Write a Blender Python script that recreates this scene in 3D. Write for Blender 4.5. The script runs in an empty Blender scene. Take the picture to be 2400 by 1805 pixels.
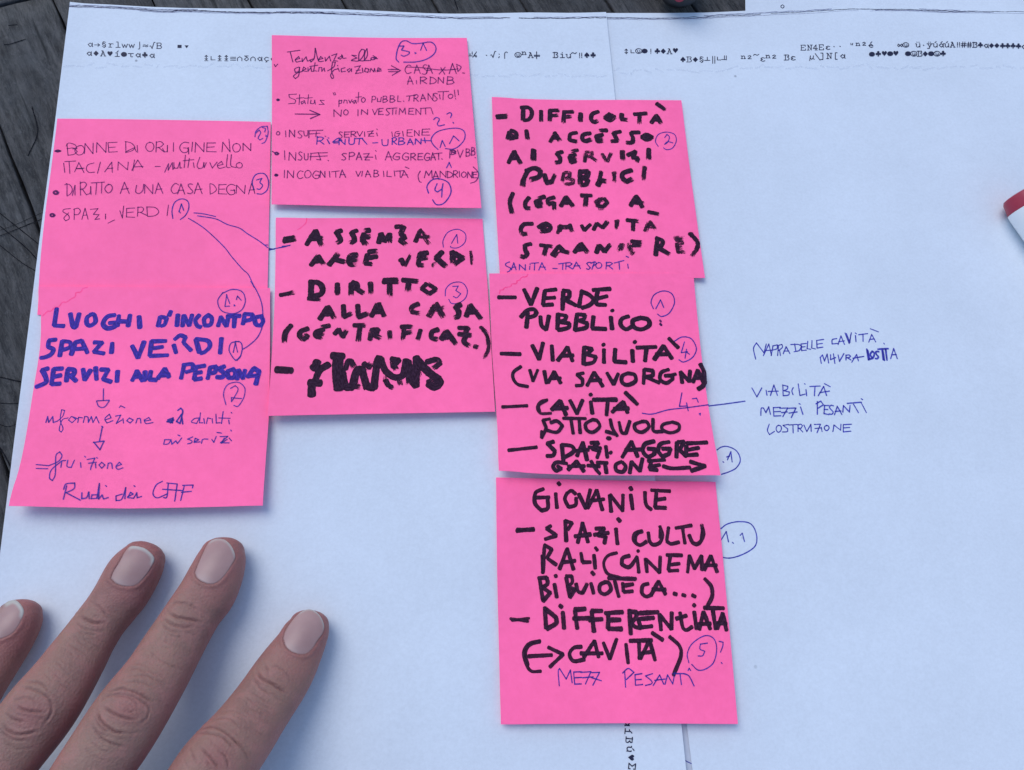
import bpy, math, random
import numpy as np
from mathutils import Vector, Matrix
from mathutils.bvhtree import BVHTree
random.seed(7)
rng = np.random.default_rng(11)
C = bpy.context.scene.collection
SC = bpy.context.scene
R_ = math.radians
MM = 0.001

# ------------------------------------------------------------------ camera
FPX = 1733.0                      # focal length in pixels of the 2400 px wide photograph
TX, TY, CH = R_(16.62), R_(-6.18), 246.0   # tilt, roll, height above the table in mm
_rx = np.array([[1, 0, 0], [0, math.cos(TX), -math.sin(TX)], [0, math.sin(TX), math.cos(TX)]])
_ry = np.array([[math.cos(TY), 0, math.sin(TY)], [0, 1, 0], [-math.sin(TY), 0, math.cos(TY)]])
ROT = _rx @ _ry
cam = bpy.data.cameras.new('camera')
cam.sensor_width = 36.0
cam.lens = FPX / 2400 * 36
cam.clip_start = 0.005
cam.clip_end = 200
camo = bpy.data.objects.new('camera', cam)
C.objects.link(camo)
m = Matrix([list(r) + [0] for r in ROT] + [[0, 0, 0, 1]])
m.translation = (0, 0, CH * MM)
camo.matrix_world = m
SC.camera = camo

# ------------------------------------------------------------------ light
SUN_EL, SUN_AZ = R_(52), R_(-38)      # azimuth from +y (away from the viewer), negative = to the left
w = bpy.data.worlds.new('World')
SC.world = w
w.use_nodes = True
nt = w.node_tree
bg = nt.nodes['Background']
sky = nt.nodes.new('ShaderNodeTexSky')
sky.sky_type = 'NISHITA'
sky.sun_disc = False
sky.sun_elevation = SUN_EL
sky.sun_rotation = SUN_AZ
sky.air_density = 1.0
sky.dust_density = 0.6
sky.ozone_density = 1.0
nt.links.new(sky.outputs[0], bg.inputs[0])
bg.inputs[1].default_value = 0.15
sun = bpy.data.lights.new('sun', 'SUN')
sun.energy = 1.12
sun.angle = R_(40)
sun.color = (1.0, 0.96, 0.92)
suno = bpy.data.objects.new('sun', sun)
C.objects.link(suno)
sd = Vector((math.sin(SUN_AZ) * math.cos(SUN_EL), math.cos(SUN_AZ) * math.cos(SUN_EL), math.sin(SUN_EL)))
suno.rotation_euler = sd.to_track_quat('Z', 'Y').to_euler()
SC.view_settings.view_transform = 'Standard'
SC.view_settings.look = 'None'
SC.view_settings.exposure = 0.20
SC.view_settings.gamma = 1.0
try:
    SC.cycles.transparent_max_bounces = 48
except Exception:
    pass


# ------------------------------------------------------------------ geometry of the view: photo pixel <-> place on the table
def back(px, z=0.0):
    """photo pixels (n,2) -> table coordinates in mm (n,2) at height z (scalar or n)"""
    px = np.atleast_2d(np.asarray(px, float))
    v = np.stack([(px[:, 0] - 1200) / FPX, -(px[:, 1] - 902.5) / FPX, -np.ones(len(px))], 1)
    d = v @ ROT.T
    t = (np.asarray(z) - CH) / d[:, 2]
    return d[:, :2] * t[:, None]


def proj(P):
    P = np.atleast_2d(np.asarray(P, float))
    v = (P - np.array([0, 0, CH])) @ ROT
    return np.stack([1200 + FPX * v[:, 0] / -v[:, 2], 902.5 - FPX * v[:, 1] / -v[:, 2]], 1), -v[:, 2]


def base_h(x, y):
    """the gentle rippling of the paper on the table, mm"""
    return 0.35 + 0.22 * np.sin(x / 31 + 0.6) * np.cos(y / 44 - 0.4) + 0.14 * np.sin(x / 17 - y / 26 + 1.3) + 0.05 * np.sin(x / 8.3 + y / 11.0)


# ------------------------------------------------------------------ materials
def mat(name):
    m = bpy.data.materials.new(name)
    m.use_nodes = True
    nt = m.node_tree
    nt.nodes.clear()
    out = nt.nodes.new('ShaderNodeOutputMaterial')

    def N(t, **k):
        n = nt.nodes.new('ShaderNode' + t)
        for a, b in k.items():
            if a[0] == 'i' and a[1:].isdigit():
                n.inputs[int(a[1:])].default_value = b
            elif a in n.inputs.keys():
                n.inputs[a].default_value = b
            else:
                setattr(n, a, b)
        return n
    L = lambda a, b: nt.links.new(a, b)
    return m, N, L, out


def ramp(N, L, src, stops):
    r = N('ValToRGB')
    e = r.color_ramp.elements
    while len(e) < len(stops):
        e.new(0.5)
    for k, (p, c) in enumerate(stops):
        e[k].position = p
        e[k].color = (c, c, c, 1) if isinstance(c, (int, float)) else (*c, 1)
    L(src, r.inputs[0])
    return r.outputs[0]


def mix(N, L, f, a, b, mode='MIX'):
    n = N('Mix', data_type='RGBA', blend_type=mode)
    for s, v in ((n.inputs[0], f), (n.inputs[6], a), (n.inputs[7], b)):
        if hasattr(v, 'node'):
            L(v, s)
        elif isinstance(v, (int, float)) and s == n.inputs[0]:
            s.default_value = v
        else:
            s.default_value = (*v, 1)
    return n.outputs[2]


def noise(N, L, vec, scale, detail=4, rough=0.55, sc=None):
    if sc:
        mp = N('Mapping')
        mp.inputs['Scale'].default_value = sc
        L(vec, mp.inputs[0])
        vec = mp.outputs[0]
    n = N('TexNoise', Scale=scale, Detail=detail, Roughness=rough)
    L(vec, n.inputs['Vector'])
    return n.outputs[0]


def paper_mat(name, col, pink=False, tone=1.0):
    m, N, L, out = mat(name)
    co = N('TexCoord').outputs['Object']
    big = noise(N, L, co, 22, 3)
    fine = noise(N, L, co, 900, 4, 0.7)
    fib = noise(N, L, co, 260, 5, 0.7)
    c1 = tuple(x * (0.925 if pink else 0.965) for x in col)
    c2 = tuple(x * 1.03 for x in col)
    c = mix(N, L, ramp(N, L, big, [(0.3, 0.0), (0.7, 1.0)]), c1, c2)
    g = ramp(N, L, fib, [(0.25, 0.965 if not pink else 0.91), (0.6, 1.0), (0.8, 1.02)])
    c = mix(N, L, 1.0, c, g, 'MULTIPLY')
    g = ramp(N, L, fine, [(0.3, 0.95), (0.7, 1.03)])
    c = mix(N, L, 1.0, c, g, 'MULTIPLY')
    # specks of dust
    vo = N('TexVoronoi', Scale=55 if not pink else 75)
    L(co, vo.inputs['Vector'])
    sp = ramp(N, L, vo.outputs['Distance'], [(0.0, 1.0), (0.022, 1.0), (0.04, 0.0)])
    ch = N('SeparateColor')
    L(vo.outputs['Color'], ch.inputs[0])
    pick = ramp(N, L, ch.outputs[0], [(0.0, 0.0), (0.60, 0.0), (1.0, 0.75 if not pink else 0.35)])
    f = N('Math', operation='MULTIPLY')
    L(sp, f.inputs[0])
    L(pick, f.inputs[1])
    c = mix(N, L, f.outputs[0], c, (0.05, 0.05, 0.09))
    if not pink:    # faint grey scuffs
        sc = noise(N, L, co, 60, 6, 0.75, (1.0, 2.6, 1))
        c = mix(N, L, ramp(N, L, sc, [(0.62, 0.0), (0.8, 0.13)]), c, (0.42, 0.46, 0.60))
    d = N('BsdfDiffuse')
    L(c, d.inputs[0])
    bmp = N('Bump', Strength=0.35, Distance=0.00006 if not pink else 0.00008)
    L(fine, bmp.inputs['Height'])
    b2 = N('Bump', Strength=0.22, Distance=0.0009)
    L(noise(N, L, co, 30, 2), b2.inputs['Height'])
    L(bmp.outputs[0], b2.inputs['Normal'])
    L(b2.outputs[0], d.inputs['Normal'])
    gl = N('BsdfGlossy', Roughness=0.6)
    gl.inputs['Color'].default_value = (0.8, 0.8, 0.8, 1)
    ms = N('MixShader')
    ms.inputs[0].default_value = 0.025
    L(d.outputs[0], ms.inputs[1])
    L(gl.outputs[0], ms.inputs[2])
    L(ms.outputs[0], out.inputs[0])
    return m


def ink_mat(name, body, filt, cover, rough=0.45):
    """ink: partly a covering pigment, partly a dye that filters the paper's own colour; dry streaks leave gaps"""
    m, N, L, out = mat(name)
    uv = N('UVMap', uv_map='ink').outputs[0]
    at = N('Attribute', attribute_name='dry').outputs['Fac']
    st = noise(N, L, uv, 1.0, 5, 0.65, (0.55, 5.5, 1))
    st2 = noise(N, L, uv, 1.0, 3, 0.6, (2.5, 3.5, 1))
    a = N('Math', operation='MULTIPLY_ADD')
    L(st2, a.inputs[0])
    a.inputs[1].default_value = 0.2
    L(st, a.inputs[2])
    s = N('Math', operation='SUBTRACT')
    L(a.outputs[0], s.inputs[0])
    L(at, s.inputs[1])
    al = N('MapRange', interpolation_type='SMOOTHSTEP')
    L(s.outputs[0], al.inputs[0])
    al.inputs[1].default_value = -0.11
    al.inputs[2].default_value = -0.01
    p = N('BsdfPrincipled', Roughness=rough)
    wash = noise(N, L, uv, 1.0, 4, 0.65, (0.8, 3.0, 1))
    L(mix(N, L, ramp(N, L, wash, [(0.42, 0.0), (0.68, 1.0)]), body, tuple(min(1, x * 2.2 + 0.008) for x in body)), p.inputs['Base Color'])
    p.inputs['Specular IOR Level'].default_value = 0.10
    t = N('BsdfTransparent')
    tone = noise(N, L, uv, 1.0, 3, 0.6, (0.4, 1.5, 1))
    c = mix(N, L, ramp(N, L, tone, [(0.3, 0.0), (0.7, 1.0)]), filt, tuple(min(1, x * 1.25 + 0.015) for x in filt))
    L(c, t.inputs[0])
    m1 = N('MixShader')
    m1.inputs[0].default_value = cover
    L(t.outputs[0], m1.inputs[1])
    L(p.outputs[0], m1.inputs[2])
    clear = N('BsdfTransparent')
    m2 = N('MixShader')
    L(al.outputs[0], m2.inputs[0])
    L(clear.outputs[0], m2.inputs[1])
    L(m1.outputs[0], m2.inputs[2])
    L(m2.outputs[0], out.inputs[0])
    return m


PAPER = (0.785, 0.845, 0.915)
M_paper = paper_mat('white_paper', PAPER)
M_shade_grey = paper_mat('shade_grey_paper', (0.62, 0.665, 0.76))  # white paper coloured grey: shade inside the slit painted into the base colour
M_pink = paper_mat('pink_note_paper', (1.43, 0.197, 0.475), True)
I_black = ink_mat('black_marker_ink', (0.030, 0.010, 0.026), (0.20, 0.16, 0.24), 0.88, 0.7)
I_black2 = ink_mat('black_marker_ink_thin', (0.040, 0.014, 0.034), (0.30, 0.22, 0.30), 0.68, 0.7)
I_blue = ink_mat('blue_marker_ink', (0.050, 0.026, 0.30), (0.17, 0.24, 0.74), 0.74)
I_dark = ink_mat('dark_ballpoint_ink', (0.09, 0.030, 0.14), (0.44, 0.32, 0.52), 0.36)
I_pen = ink_mat('blue_ballpoint_ink', (0.060, 0.050, 0.32), (0.27, 0.30, 0.70), 0.45)
I_print = ink_mat('printer_toner', (0.02, 0.022, 0.05), (0.2, 0.2, 0.3), 0.92)
I_ghost = ink_mat('faint_show_through', (0.55, 0.60, 0.70), (0.95, 0.955, 0.965), 0.10, 0.8)
I_scar = ink_mat('dark_scar', (0.006, 0.006, 0.009), (0.15, 0.15, 0.2), 0.85, 0.8)
I_smudge = ink_mat('smudged_toner', (0.12, 0.12, 0.20), (0.55, 0.55, 0.65), 0.55)
I_stain = ink_mat('water_stain', (0.80, 0.07, 0.28), (0.97, 0.66, 0.76), 0.10, 0.8)


# ------------------------------------------------------------------ object helpers
def mesh_obj(name, V, F, material, parent=None, smooth=True, sharp=False):
    me = bpy.data.meshes.new(name)
    me.from_pydata([tuple(float(c) * MM for c in v) for v in V], [], F)
    if smooth:
        me.polygons.foreach_set('use_smooth', [True] * len(me.polygons))
    if material:
        me.materials.append(material)
    if sharp:
        me.set_sharp_from_angle(angle=R_(40))
    o = bpy.data.objects.new(name, me)
    C.objects.link(o)
    if parent:
        o.parent = parent
    return o


def tag(o, label=None, cat=None, group=None, kind=None):
    for k, v in (('label', label), ('category', cat), ('group', group), ('kind', kind)):
        if v:
            o[k] = v
    return o


def sheet_mesh(name, top, bot, nu, nv, hfun, material, thick=0.1, parent=None, warp=None):
    """a sheet of paper: top(u), bot(u) give its edges in mm, hfun(x,y,u,v) its height"""
    V, F = [], []
    for j in range(nv + 1):
        v = j / nv
        for i in range(nu + 1):
            u = i / nu
            p = (1 - v) * top(u) + v * bot(u)
            if warp:
                p = p + warp(u, v)
            V.append((p[0], p[1], hfun(p[0], p[1], u, v)))
    n = len(V)
    V += [(x, y, z - thick) for x, y, z in V]
    g = lambda i, j: j * (nu + 1) + i
    for j in range(nv):
        for i in range(nu):
            a, b, c, d = g(i, j), g(i + 1, j), g(i + 1, j + 1), g(i, j + 1)
            F.append((a, d, c, b))
            F.append((n + a, n + b, n + c, n + d))
    rim = [g(i, 0) for i in range(nu)] + [g(nu, j) for j in range(nv)] + [g(i, nv) for i in range(nu, 0, -1)] + [g(0, j) for j in range(nv, 0, -1)]
    for k in range(len(rim)):
        a, b = rim[k], rim[(k + 1) % len(rim)]
        F.append((a, b, n + b, n + a))
    return mesh_obj(name, V, F, material, parent, sharp=True)


class Surf:
    """a surface that can be written on: obj, height(x,y) in mm"""
    def __init__(s, obj, height):
        s.obj, s.height, s.lift = obj, height, 0.0

    def locate(s, px):
        z = np.zeros(len(px))
        for _ in range(6):
            P = back(px, z)
            z = s.height(P[:, 0], P[:, 1])
        return P


def poly(pts_px, z):
    P = back(pts_px, z)
    L = np.r_[0, np.cumsum(np.linalg.norm(np.diff(P, axis=0), axis=1))]
    L /= L[-1]
    return lambda u: np.array([np.interp(u, L, P[:, 0]), np.interp(u, L, P[:, 1])])


# ------------------------------------------------------------------ strokes of ink
GLY = {
 'A': '0,1 .45,0 1,1;.12,.63 .9,.6', 'B': '.05,0 0,1;.05,0 .6,.04 .8,.22 .55,.42 .1,.48;.1,.48 .7,.52 .95,.74 .6,.95 0,1',
 'C': '1,.12 .6,0 .2,.2 0,.6 .25,.95 .65,1 1,.85', 'D': '.05,0 .03,1;0,0 .6,.12 1,.5 .7,.85 .03,1',
 'E': '1,.02 .05,.05;.06,.03 0,.97;0,.97 1,1;.03,.5 .8,.46', 'F': '1,0 .05,.04 0,1;.03,.45 .8,.42',
 'G': '1,.1 .5,0 .1,.3 0,.7 .4,1 .9,.9 .95,.55;.98,.56 .45,.58', 'H': '0,0 0,1;1,0 1,1;0,.5 1,.5', 'I': '.5,0 .5,1',
 'L': '.1,0 0,.95 1,1', 'M': '0,1 .1,0 .5,.6 .9,0 1,1', 'N': '0,1 .05,0 .95,1 1,0',
 'O': '.55,.02 .15,.18 0,.6 .3,.98 .75,.92 1,.5 .82,.12 .45,0', 'P': '.05,0 0,1;0,.08 .6,0 1,.22 .7,.5 .05,.58',
 'R': '.05,0 0,1;0,.08 .6,0 .95,.22 .6,.5 .05,.56;.3,.55 1,1', 'S': '.95,.05 .45,0 .1,.2 .5,.48 .9,.75 .5,1 0,.95',
 'T': '0,.04 1,0;.5,.02 .48,1', 'U': '0,0 .05,.8 .45,1 .9,.8 1,0', 'V': '0,0 .45,1 1,0', 'Z': '0,0 1,0 0,1 1,1',
}


def parse(s, jit=0.0):
    out = []
    for it in s.replace('\n', ' ').split(';'):
        it = it.strip()
        if not it:
            continue
        if ':' in it:
            g, b = it.split(':')
            x0, y0, x1, y1 = map(float, b.split(','))
            for st in GLY[g.strip()].split(';'):
                P = np.array([[float(c) for c in p.split(',')] for p in st.split()])
                P = P * [x1 - x0, y1 - y0] + [x0, y0]
                P += rng.normal(0, 0.022 * (y1 - y0), P.shape)
                out.append(P)
        else:
            out.append(np.array([[float(c) for c in p.split(',')] for p in it.split()]))
    return out


def corners(P, lim=80):
    """split a polyline where it turns sharply"""
    if len(P) < 3:
        return [P]
    parts, cur = [], [P[0]]
    for k in range(1, len(P) - 1):
        cur.append(P[k])
        a, b = P[k] - P[k - 1], P[k + 1] - P[k]
        c = np.dot(a, b) / (np.linalg.norm(a) * np.linalg.norm(b) + 1e-9)
        if math.degrees(math.acos(max(-1, min(1, c)))) > lim:
            parts.append(np.array(cur))
            cur = [P[k]]
    cur.append(P[-1])
    parts.append(np.array(cur))
    return parts


def spline(P, step):
    if len(P) == 2:
        n = max(2, int(np.linalg.norm(P[1] - P[0]) / step) + 1)
        t = np.linspace(0, 1, n)[:, None]
        return P[0] * (1 - t) + P[1] * t
    Q = np.vstack([2 * P[0] - P[1], P, 2 * P[-1] - P[-2]])
    out = []
    for i in range(1, len(Q) - 2):
        p0, p1, p2, p3 = Q[i - 1:i + 3]
        n = max(2, int(np.linalg.norm(p2 - p1) / step) + 1)
        t = np.linspace(0, 1, n, endpoint=False)[:, None]
        out.append(0.5 * (2 * p1 + (p2 - p0) * t + (2 * p0 - 5 * p1 + 4 * p2 - p3) * t ** 2 + (3 * p1 - p0 - 3 * p2 + p3) * t ** 3))
    out.append(P[-1:])
    return np.vstack(out)


class Ink:
    def __init__(s):
        s.V, s.F, s.uv, s.dry = [], [], [], []

    def ribbon(s, P, wid, surf, dry, endry, rag, seed, blunt=False):
        """P dense centreline in mm; wid full width in mm"""
        h = wid / 2
        d = np.diff(P, axis=0)
        if len(P) < 2 or np.linalg.norm(P[-1] - P[0]) + len(P) * 1e-6 < 1e-6:
            return
        # round caps
        t0 = d[0] / (np.linalg.norm(d[0]) + 1e-9)
        t1 = d[-1] / (np.linalg.norm(d[-1]) + 1e-9)
        ca = [0.98, 0.86, 0.6, 0.3] if not blunt else [0.35, 0.2]
        ce = 0.62 if wid > 1 else 1.0
        pre = [P[0] - t0 * h * c * ce for c in ca]
        post = [P[-1] + t1 * h * c * ce for c in ca[::-1]]
        fr = [math.sqrt(1 - c * c) if not blunt else (0.75, 0.95)[k] for k, c in enumerate(ca)]
        Q = np.vstack([pre, P, post])
        W = np.r_[fr, np.ones(len(P)), fr[::-1]] * h
        T = np.gradient(Q, axis=0)
        T /= np.linalg.norm(T, axis=1)[:, None] + 1e-9
        Nn = np.stack([-T[:, 1], T[:, 0]], 1)
        L = np.r_[0, np.cumsum(np.linalg.norm(np.diff(Q, axis=0), axis=1))]
        n = len(Q)
        k1, k2 = rng.uniform(0, 50, 2)
        low = 0.07 * np.sin(L * 1.3 / max(wid, .3) * .6 + k1) + 0.05 * np.sin(L * 2.9 / max(wid, .3) * .6 + k2)
        r1 = rng.normal(0, rag, n)
        r2 = rng.normal(0, rag, n)
        A = Q + Nn * (W * (1 + low + r1))[:, None]
        B = Q - Nn * (W * (1 + low * .6 + r2))[:, None]
        e = np.minimum(L, L[-1] - L)
        ed = endry * np.exp(-e / (wid * 0.8)) * (0.25 + 0.75 * (L / L[-1]))
        dr = dry + ed
        surf.lift += 0.0009
        z0 = 0.02 + (surf.lift % 0.12)
        b = len(s.V)
        for k in range(n):
            za = surf.height(A[k, 0], A[k, 1]) + z0 + 0.00002 * k
            zb = surf.height(B[k, 0], B[k, 1]) + z0 + 0.00002 * k
            s.V += [(A[k, 0], A[k, 1], za), (B[k, 0], B[k, 1], zb)]
            s.uv += [(L[k] + seed, 0 + seed), (L[k] + seed, wid * 0.6 + seed)]
            s.dry += [dr[k], dr[k]]
            if k:
                q = b + 2 * k
                s.F.append((q - 2, q - 1, q + 1, q))

    def build(s, name, material, parent, label=None):
        o = mesh_obj(name, s.V, s.F, material, parent, False)
        me = o.data
        u = me.uv_layers.new(name='ink')
        li = np.zeros(len(me.loops), int)
        me.loops.foreach_get('vertex_index', li)
        u.data.foreach_set('uv', np.array(s.uv)[li].ravel())
        a = me.attributes.new('dry', 'FLOAT', 'POINT')
        a.data.foreach_set('value', np.array(s.dry, float))
        if label:
            o['label'] = label
        return o


VIEW = {'A': (100, 260, 3.95), 'B': (0, 660, 3.082), 'C': (620, 70, 3.95), 'D': (620, 500, 3.396), 'E': (1140, 220, 3.782),
        'F': (1140, 630, 3.395), 'G': (1140, 1110, 3.327), 'P': (1560, 740, 3.687), '4': (0, 0, 3.16), '5': (1050, 0, 3.16),
        '6': (1700, 0, 3.16), 'X': (1400, 1650, 7.373), 'H': (0, 1240, 2.9105)}
STY = {  # width in photo px, ink, dry, end dryness, raggedness
 'pen': (2.45, I_pen, 0.12, 0.12, 0.05), 'dark': (2.3, I_dark, 0.14, 0.12, 0.06), 'blue': (11.5, I_blue, 0.02, 0.05, 0.025),
 'brush': (13.4, I_black, 0.365, 0.42, 0.05), 'brushE': (10.8, I_black, 0.36, 0.42, 0.05),
 'mark': (10.8, I_black, 0.18, 0.16, 0.035), 'markG': (8.4, I_black2, 0.33, 0.26, 0.04), 'print': (1.9, I_print, 0.0, 0.0, 0.0),
 'printb': (2.4, I_print, 0.0, 0.0, 0.0), 'fill': (3.2, I_print, 0.0, 0.0, 0.0), 'stain': (5.0, I_stain, 0.30, 0.2, 0.2),
 'ghost': (4.5, I_ghost, 0.57, 0.1, 0.25), 'scar': (2.2, I_scar, 0.3, 0.3, 0.2), 'smudge': (1.6, I_smudge, 0.45, 0.1, 0.2), 'toner': (2.1, I_print, 0.47, 0.2, 0.25), 'thin': (6.6, I_black2, 0.50, 0.35, 0.1),
}


def write(surf, view, style, text, name='handwriting', k=1.0, label=None):
    ox, oy, sc = VIEW[view]
    wpx, inkm, dry, ed, rag = STY[style]
    I = Ink()
    seed = 0
    for st in parse(text):
        px = st / sc + [ox, oy]
        P = surf.locate(px)
        depth = CH / math.cos(TX)
        # local scale mm per photo px
        q = back(np.array([px[0], px[0] + [1, 0]]))
        mmp = np.linalg.norm(q[1] - q[0])
        wid = wpx * k * mmp * (1 + rng.uniform(-0.07, 0.07))
        seed = rng.uniform(0, 400)
        dd = dry + (rng.uniform(-0.05, 0.09) if style in ('brush', 'brushE', 'thin') else rng.uniform(-.03, .03))
        for part in corners(P):
            D = spline(part, max(0.22, wid * 0.16))
            I.ribbon(D, wid, surf, dd, ed, rag, seed)
    return I.build(name, inkm, surf.obj, label)


def blob(surf, view, style, cx, cy, r, name='bullet'):
    """a scribbled dot"""
    a = np.linspace(0, 4 * math.pi, 15)
    s = ' '.join('%.1f,%.1f' % (cx + r * (1 - i * .045) * math.cos(t), cy + r * .75 * (1 - i * .045) * math.sin(t)) for i, t in enumerate(a))
    return write(surf, view, style, s, name, 1.5)

# ------------------------------------------------------------------ ground far below and the table
def simple(name, col, rough=0.6, **k):
    m, N, L, out = mat(name)
    p = N('BsdfPrincipled', Roughness=rough)
    p.inputs['Base Color'].default_value = (*col, 1)
    for a, b in k.items():
        p.inputs[a.replace('_', ' ')].default_value = b
    L(p.outputs[0], out.inputs[0])
    return m


def wood_mat():
    m, N, L, out = mat('weathered_wood')
    co = N('TexCoord').outputs['Object']
    info = N('ObjectInfo')
    off = N('VectorMath', operation='ADD')
    cmb = N('CombineXYZ')
    L(info.outputs['Random'], cmb.inputs[0])
    L(info.outputs['Random'], cmb.inputs[1])
    L(co, off.inputs[0])
    L(cmb.outputs[0], off.inputs[1])
    v = off.outputs[0]
    g1 = noise(N, L, v, 1.0, 9, 0.78, (62, 330, 60))
    g2 = noise(N, L, v, 1.0, 6, 0.65, (9, 95, 30))
    g3 = noise(N, L, v, 1.0, 5, 0.8, (300, 560, 200))
    patch = noise(N, L, v, 28, 6, 0.7)
    c = mix(N, L, ramp(N, L, g1, [(0.39, 0.0), (0.48, 0.40), (0.60, 1.0)]), (0.012, 0.011, 0.013), (0.185, 0.174, 0.168))
    c = mix(N, L, ramp(N, L, g2, [(0.3, 0.0), (0.7, 0.75)]), c, (0.052, 0.048, 0.050))
    c = mix(N, L, ramp(N, L, patch, [(0.48, 0.0), (0.72, 0.55)]), c, (0.18, 0.185, 0.195))
    c = mix(N, L, ramp(N, L, g3, [(0.56, 0.0), (0.70, 0.65)]), c, (0.21, 0.205, 0.205))
    c = mix(N, L, ramp(N, L, noise(N, L, v, 1.0, 6, 0.7, (110, 240, 100)), [(0.55, 0.0), (0.68, 0.75)]), c, (0.026, 0.026, 0.032))
    cr = ramp(N, L, noise(N, L, v, 1.0, 3, 0.5, (14, 300, 20)), [(0.30, 1.0), (0.37, 0.0)])
    c = mix(N, L, cr, c, (0.008, 0.008, 0.010))
    tone = N('MapRange')
    L(info.outputs['Random'], tone.inputs[0])
    tone.inputs[3].default_value = 0.75
    tone.inputs[4].default_value = 1.25
    c = mix(N, L, 1.0, c, tone.outputs[0], 'MULTIPLY')
    p = N('BsdfPrincipled', Roughness=0.62)
    p.inputs['Specular IOR Level'].default_value = 0.35
    L(c, p.inputs['Base Color'])
    b = N('Bump', Strength=1.0, Distance=0.0020)
    L(g1, b.inputs['Height'])
    b2 = N('Bump', Strength=0.8, Distance=0.0006)
    L(g3, b2.inputs['Height'])
    L(b.outputs[0], b2.inputs['Normal'])
    L(b2.outputs[0], p.inputs['Normal'])
    L(p.outputs[0], out.inputs[0])
    return m


M_wood = wood_mat()
M_ground = simple('ground_gravel', (0.16, 0.155, 0.15), 0.9)
gnd = mesh_obj('ground', [(-3e4, -3e4, -750), (3e4, -3e4, -750), (3e4, 3e4, -750), (-3e4, 3e4, -750)], [(0, 1, 2, 3)], M_ground)
tag(gnd, kind='structure')

table = bpy.data.objects.new('table', None)
C.objects.link(table)
table.location = (0, 0, -0.75)
tag(table, 'dark weathered grey wooden slat table under all the papers', 'table')


def seam_line(p, q):
    P = back([p, q])
    d = P[1] - P[0]
    d /= np.linalg.norm(d)
    return P[0], d


s0, dS = seam_line((123, 0), (150, 66))
s1, dS1 = seam_line((0, 305), (67, 470))
dS = (dS + dS1)
dS /= np.linalg.norm(dS)
nS = np.array([-dS[1], dS[0]])             # across the planks
if nS[0] < 0:
    nS = -nS
o0, o1 = s0 @ nS, s1 @ nS
pitch = abs(o0 - o1)
e0, dE = seam_line((0, 13), (70, -4))      # end of the planks, where the cross rail starts
nE = np.array([-dE[1], dE[0]])
if nE[1] < 0:
    nE = -nE


def plank(x0, x1, lo, hi, thick=22, n=60, cut=None, ax=None, nrm=None, ztop=0.0):
    """a board between offsets lo..hi across, x0..x1 along its grain; its own axes so that the grain follows it"""
    w = hi - lo
    prof = [(-w / 2, -thick), (-w / 2, -0.8), (-w / 2 + 0.2, -0.25), (-w / 2 + 0.7, 0)]
    prof += [(-w / 2 + w * k / 8, 0) for k in range(1, 8)]
    prof += [(w / 2 - 0.7, 0), (w / 2 - 0.2, -0.25), (w / 2, -0.8), (w / 2, -thick)]
    V, F = [], []
    k1, k2 = random.uniform(0, 9), random.uniform(0, 9)
    mlen = len(prof)
    for i in range(n + 1):
        t = i / n
        for a, (yy, zz) in enumerate(prof):
            s = x0 + (x1 - x0) * t
            if i == 0 and cut is not None:
                s = cut(yy + (lo + hi) / 2)
            e = 0.22 * math.sin(s / 13 + k1) + 0.16 * math.sin(s / 5.1 + k2)
            z = zz + (0.10 * math.sin(s / 17 + yy / 3 + k1) - 0.12 if zz > -1 else 0) + ztop
            V.append((s, yy + (e if abs(yy) > w / 2 - 1 else 0), z))
    for i in range(n):
        for a in range(mlen - 1):
            q = i * mlen + a
            F.append((q, q + 1, q + mlen + 1, q + mlen))
        q = i * mlen
        F.append((q, q + mlen, q + 2 * mlen - 1, q + mlen - 1))
    F.append(tuple(range(mlen))[::-1])
    F.append(tuple(n * mlen + a for a in range(mlen)))
    o = mesh_obj('plank', V, F, M_wood, table)
    c = nrm * (lo + hi) / 2
    mw = Matrix(((ax[0], nrm[0], 0, c[0] * MM), (ax[1], nrm[1], 0, c[1] * MM), (0, 0, 1, 0), (0, 0, 0, 1)))
    o.matrix_parent_inverse = Matrix.Identity(4)
    o.matrix_basis = table_inv @ mw
    return o


table_inv = Matrix.Translation((0, 0, 0.75))
ax = dS if dS[1] < 0 else -dS               # along the grain, towards the viewer
nr = np.array([-ax[1], ax[0]])              # right-handed across direction
off = (s0 @ nr)
for k in range(-7, 16):
    lo = off + k * pitch + 0.36
    hi = off + (k + 1) * pitch - 0.36
    # where this board's end meets the end line
    def cut(c, _=None):
        # point p = ax*s + nr*c with (p-e0).nE = -0.9
        return ((e0 @ nE) - 0.9 - c * (nr @ nE)) / (ax @ nE)
    s_end = cut((lo + hi) / 2)
    plank(s_end, s_end + 640, lo, hi, cut=cut, ax=ax, nrm=nr)
# rail across the ends of the slats
axE = dE if dE[0] > 0 else -dE
nrE = np.array([-axE[1], axE[0]])
c0 = e0 @ nrE
for q in range(2):
    plank(-330, 640, c0 + 0.9 + q * 62, c0 + 60 + q * 62, ax=axE, nrm=nrE)
M_under = simple('table_frame_dark', (0.02, 0.02, 0.02), 0.9)
fr = mesh_obj('frame', [(x, y, z + 750) for z in (-40, -23) for x, y in ((-430, -520), (560, -520), (560, 330), (-430, 330))],
              [(0, 3, 2, 1), (4, 5, 6, 7), (0, 1, 5, 4), (1, 2, 6, 5), (2, 3, 7, 6), (3, 0, 4, 7)], M_under, table, False)
for lx, ly in ((-400, -490), (530, -490), (530, 300), (-400, 300)):
    mesh_obj('leg', [(lx + a * 25, ly + b * 25, z) for z in (0, 710) for a, b in ((-1, -1), (1, -1), (1, 1), (-1, 1))],
             [(0, 3, 2, 1), (4, 5, 6, 7), (0, 1, 5, 4), (1, 2, 6, 5), (2, 3, 7, 6), (3, 0, 4, 7)], M_wood, table, False)

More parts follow.
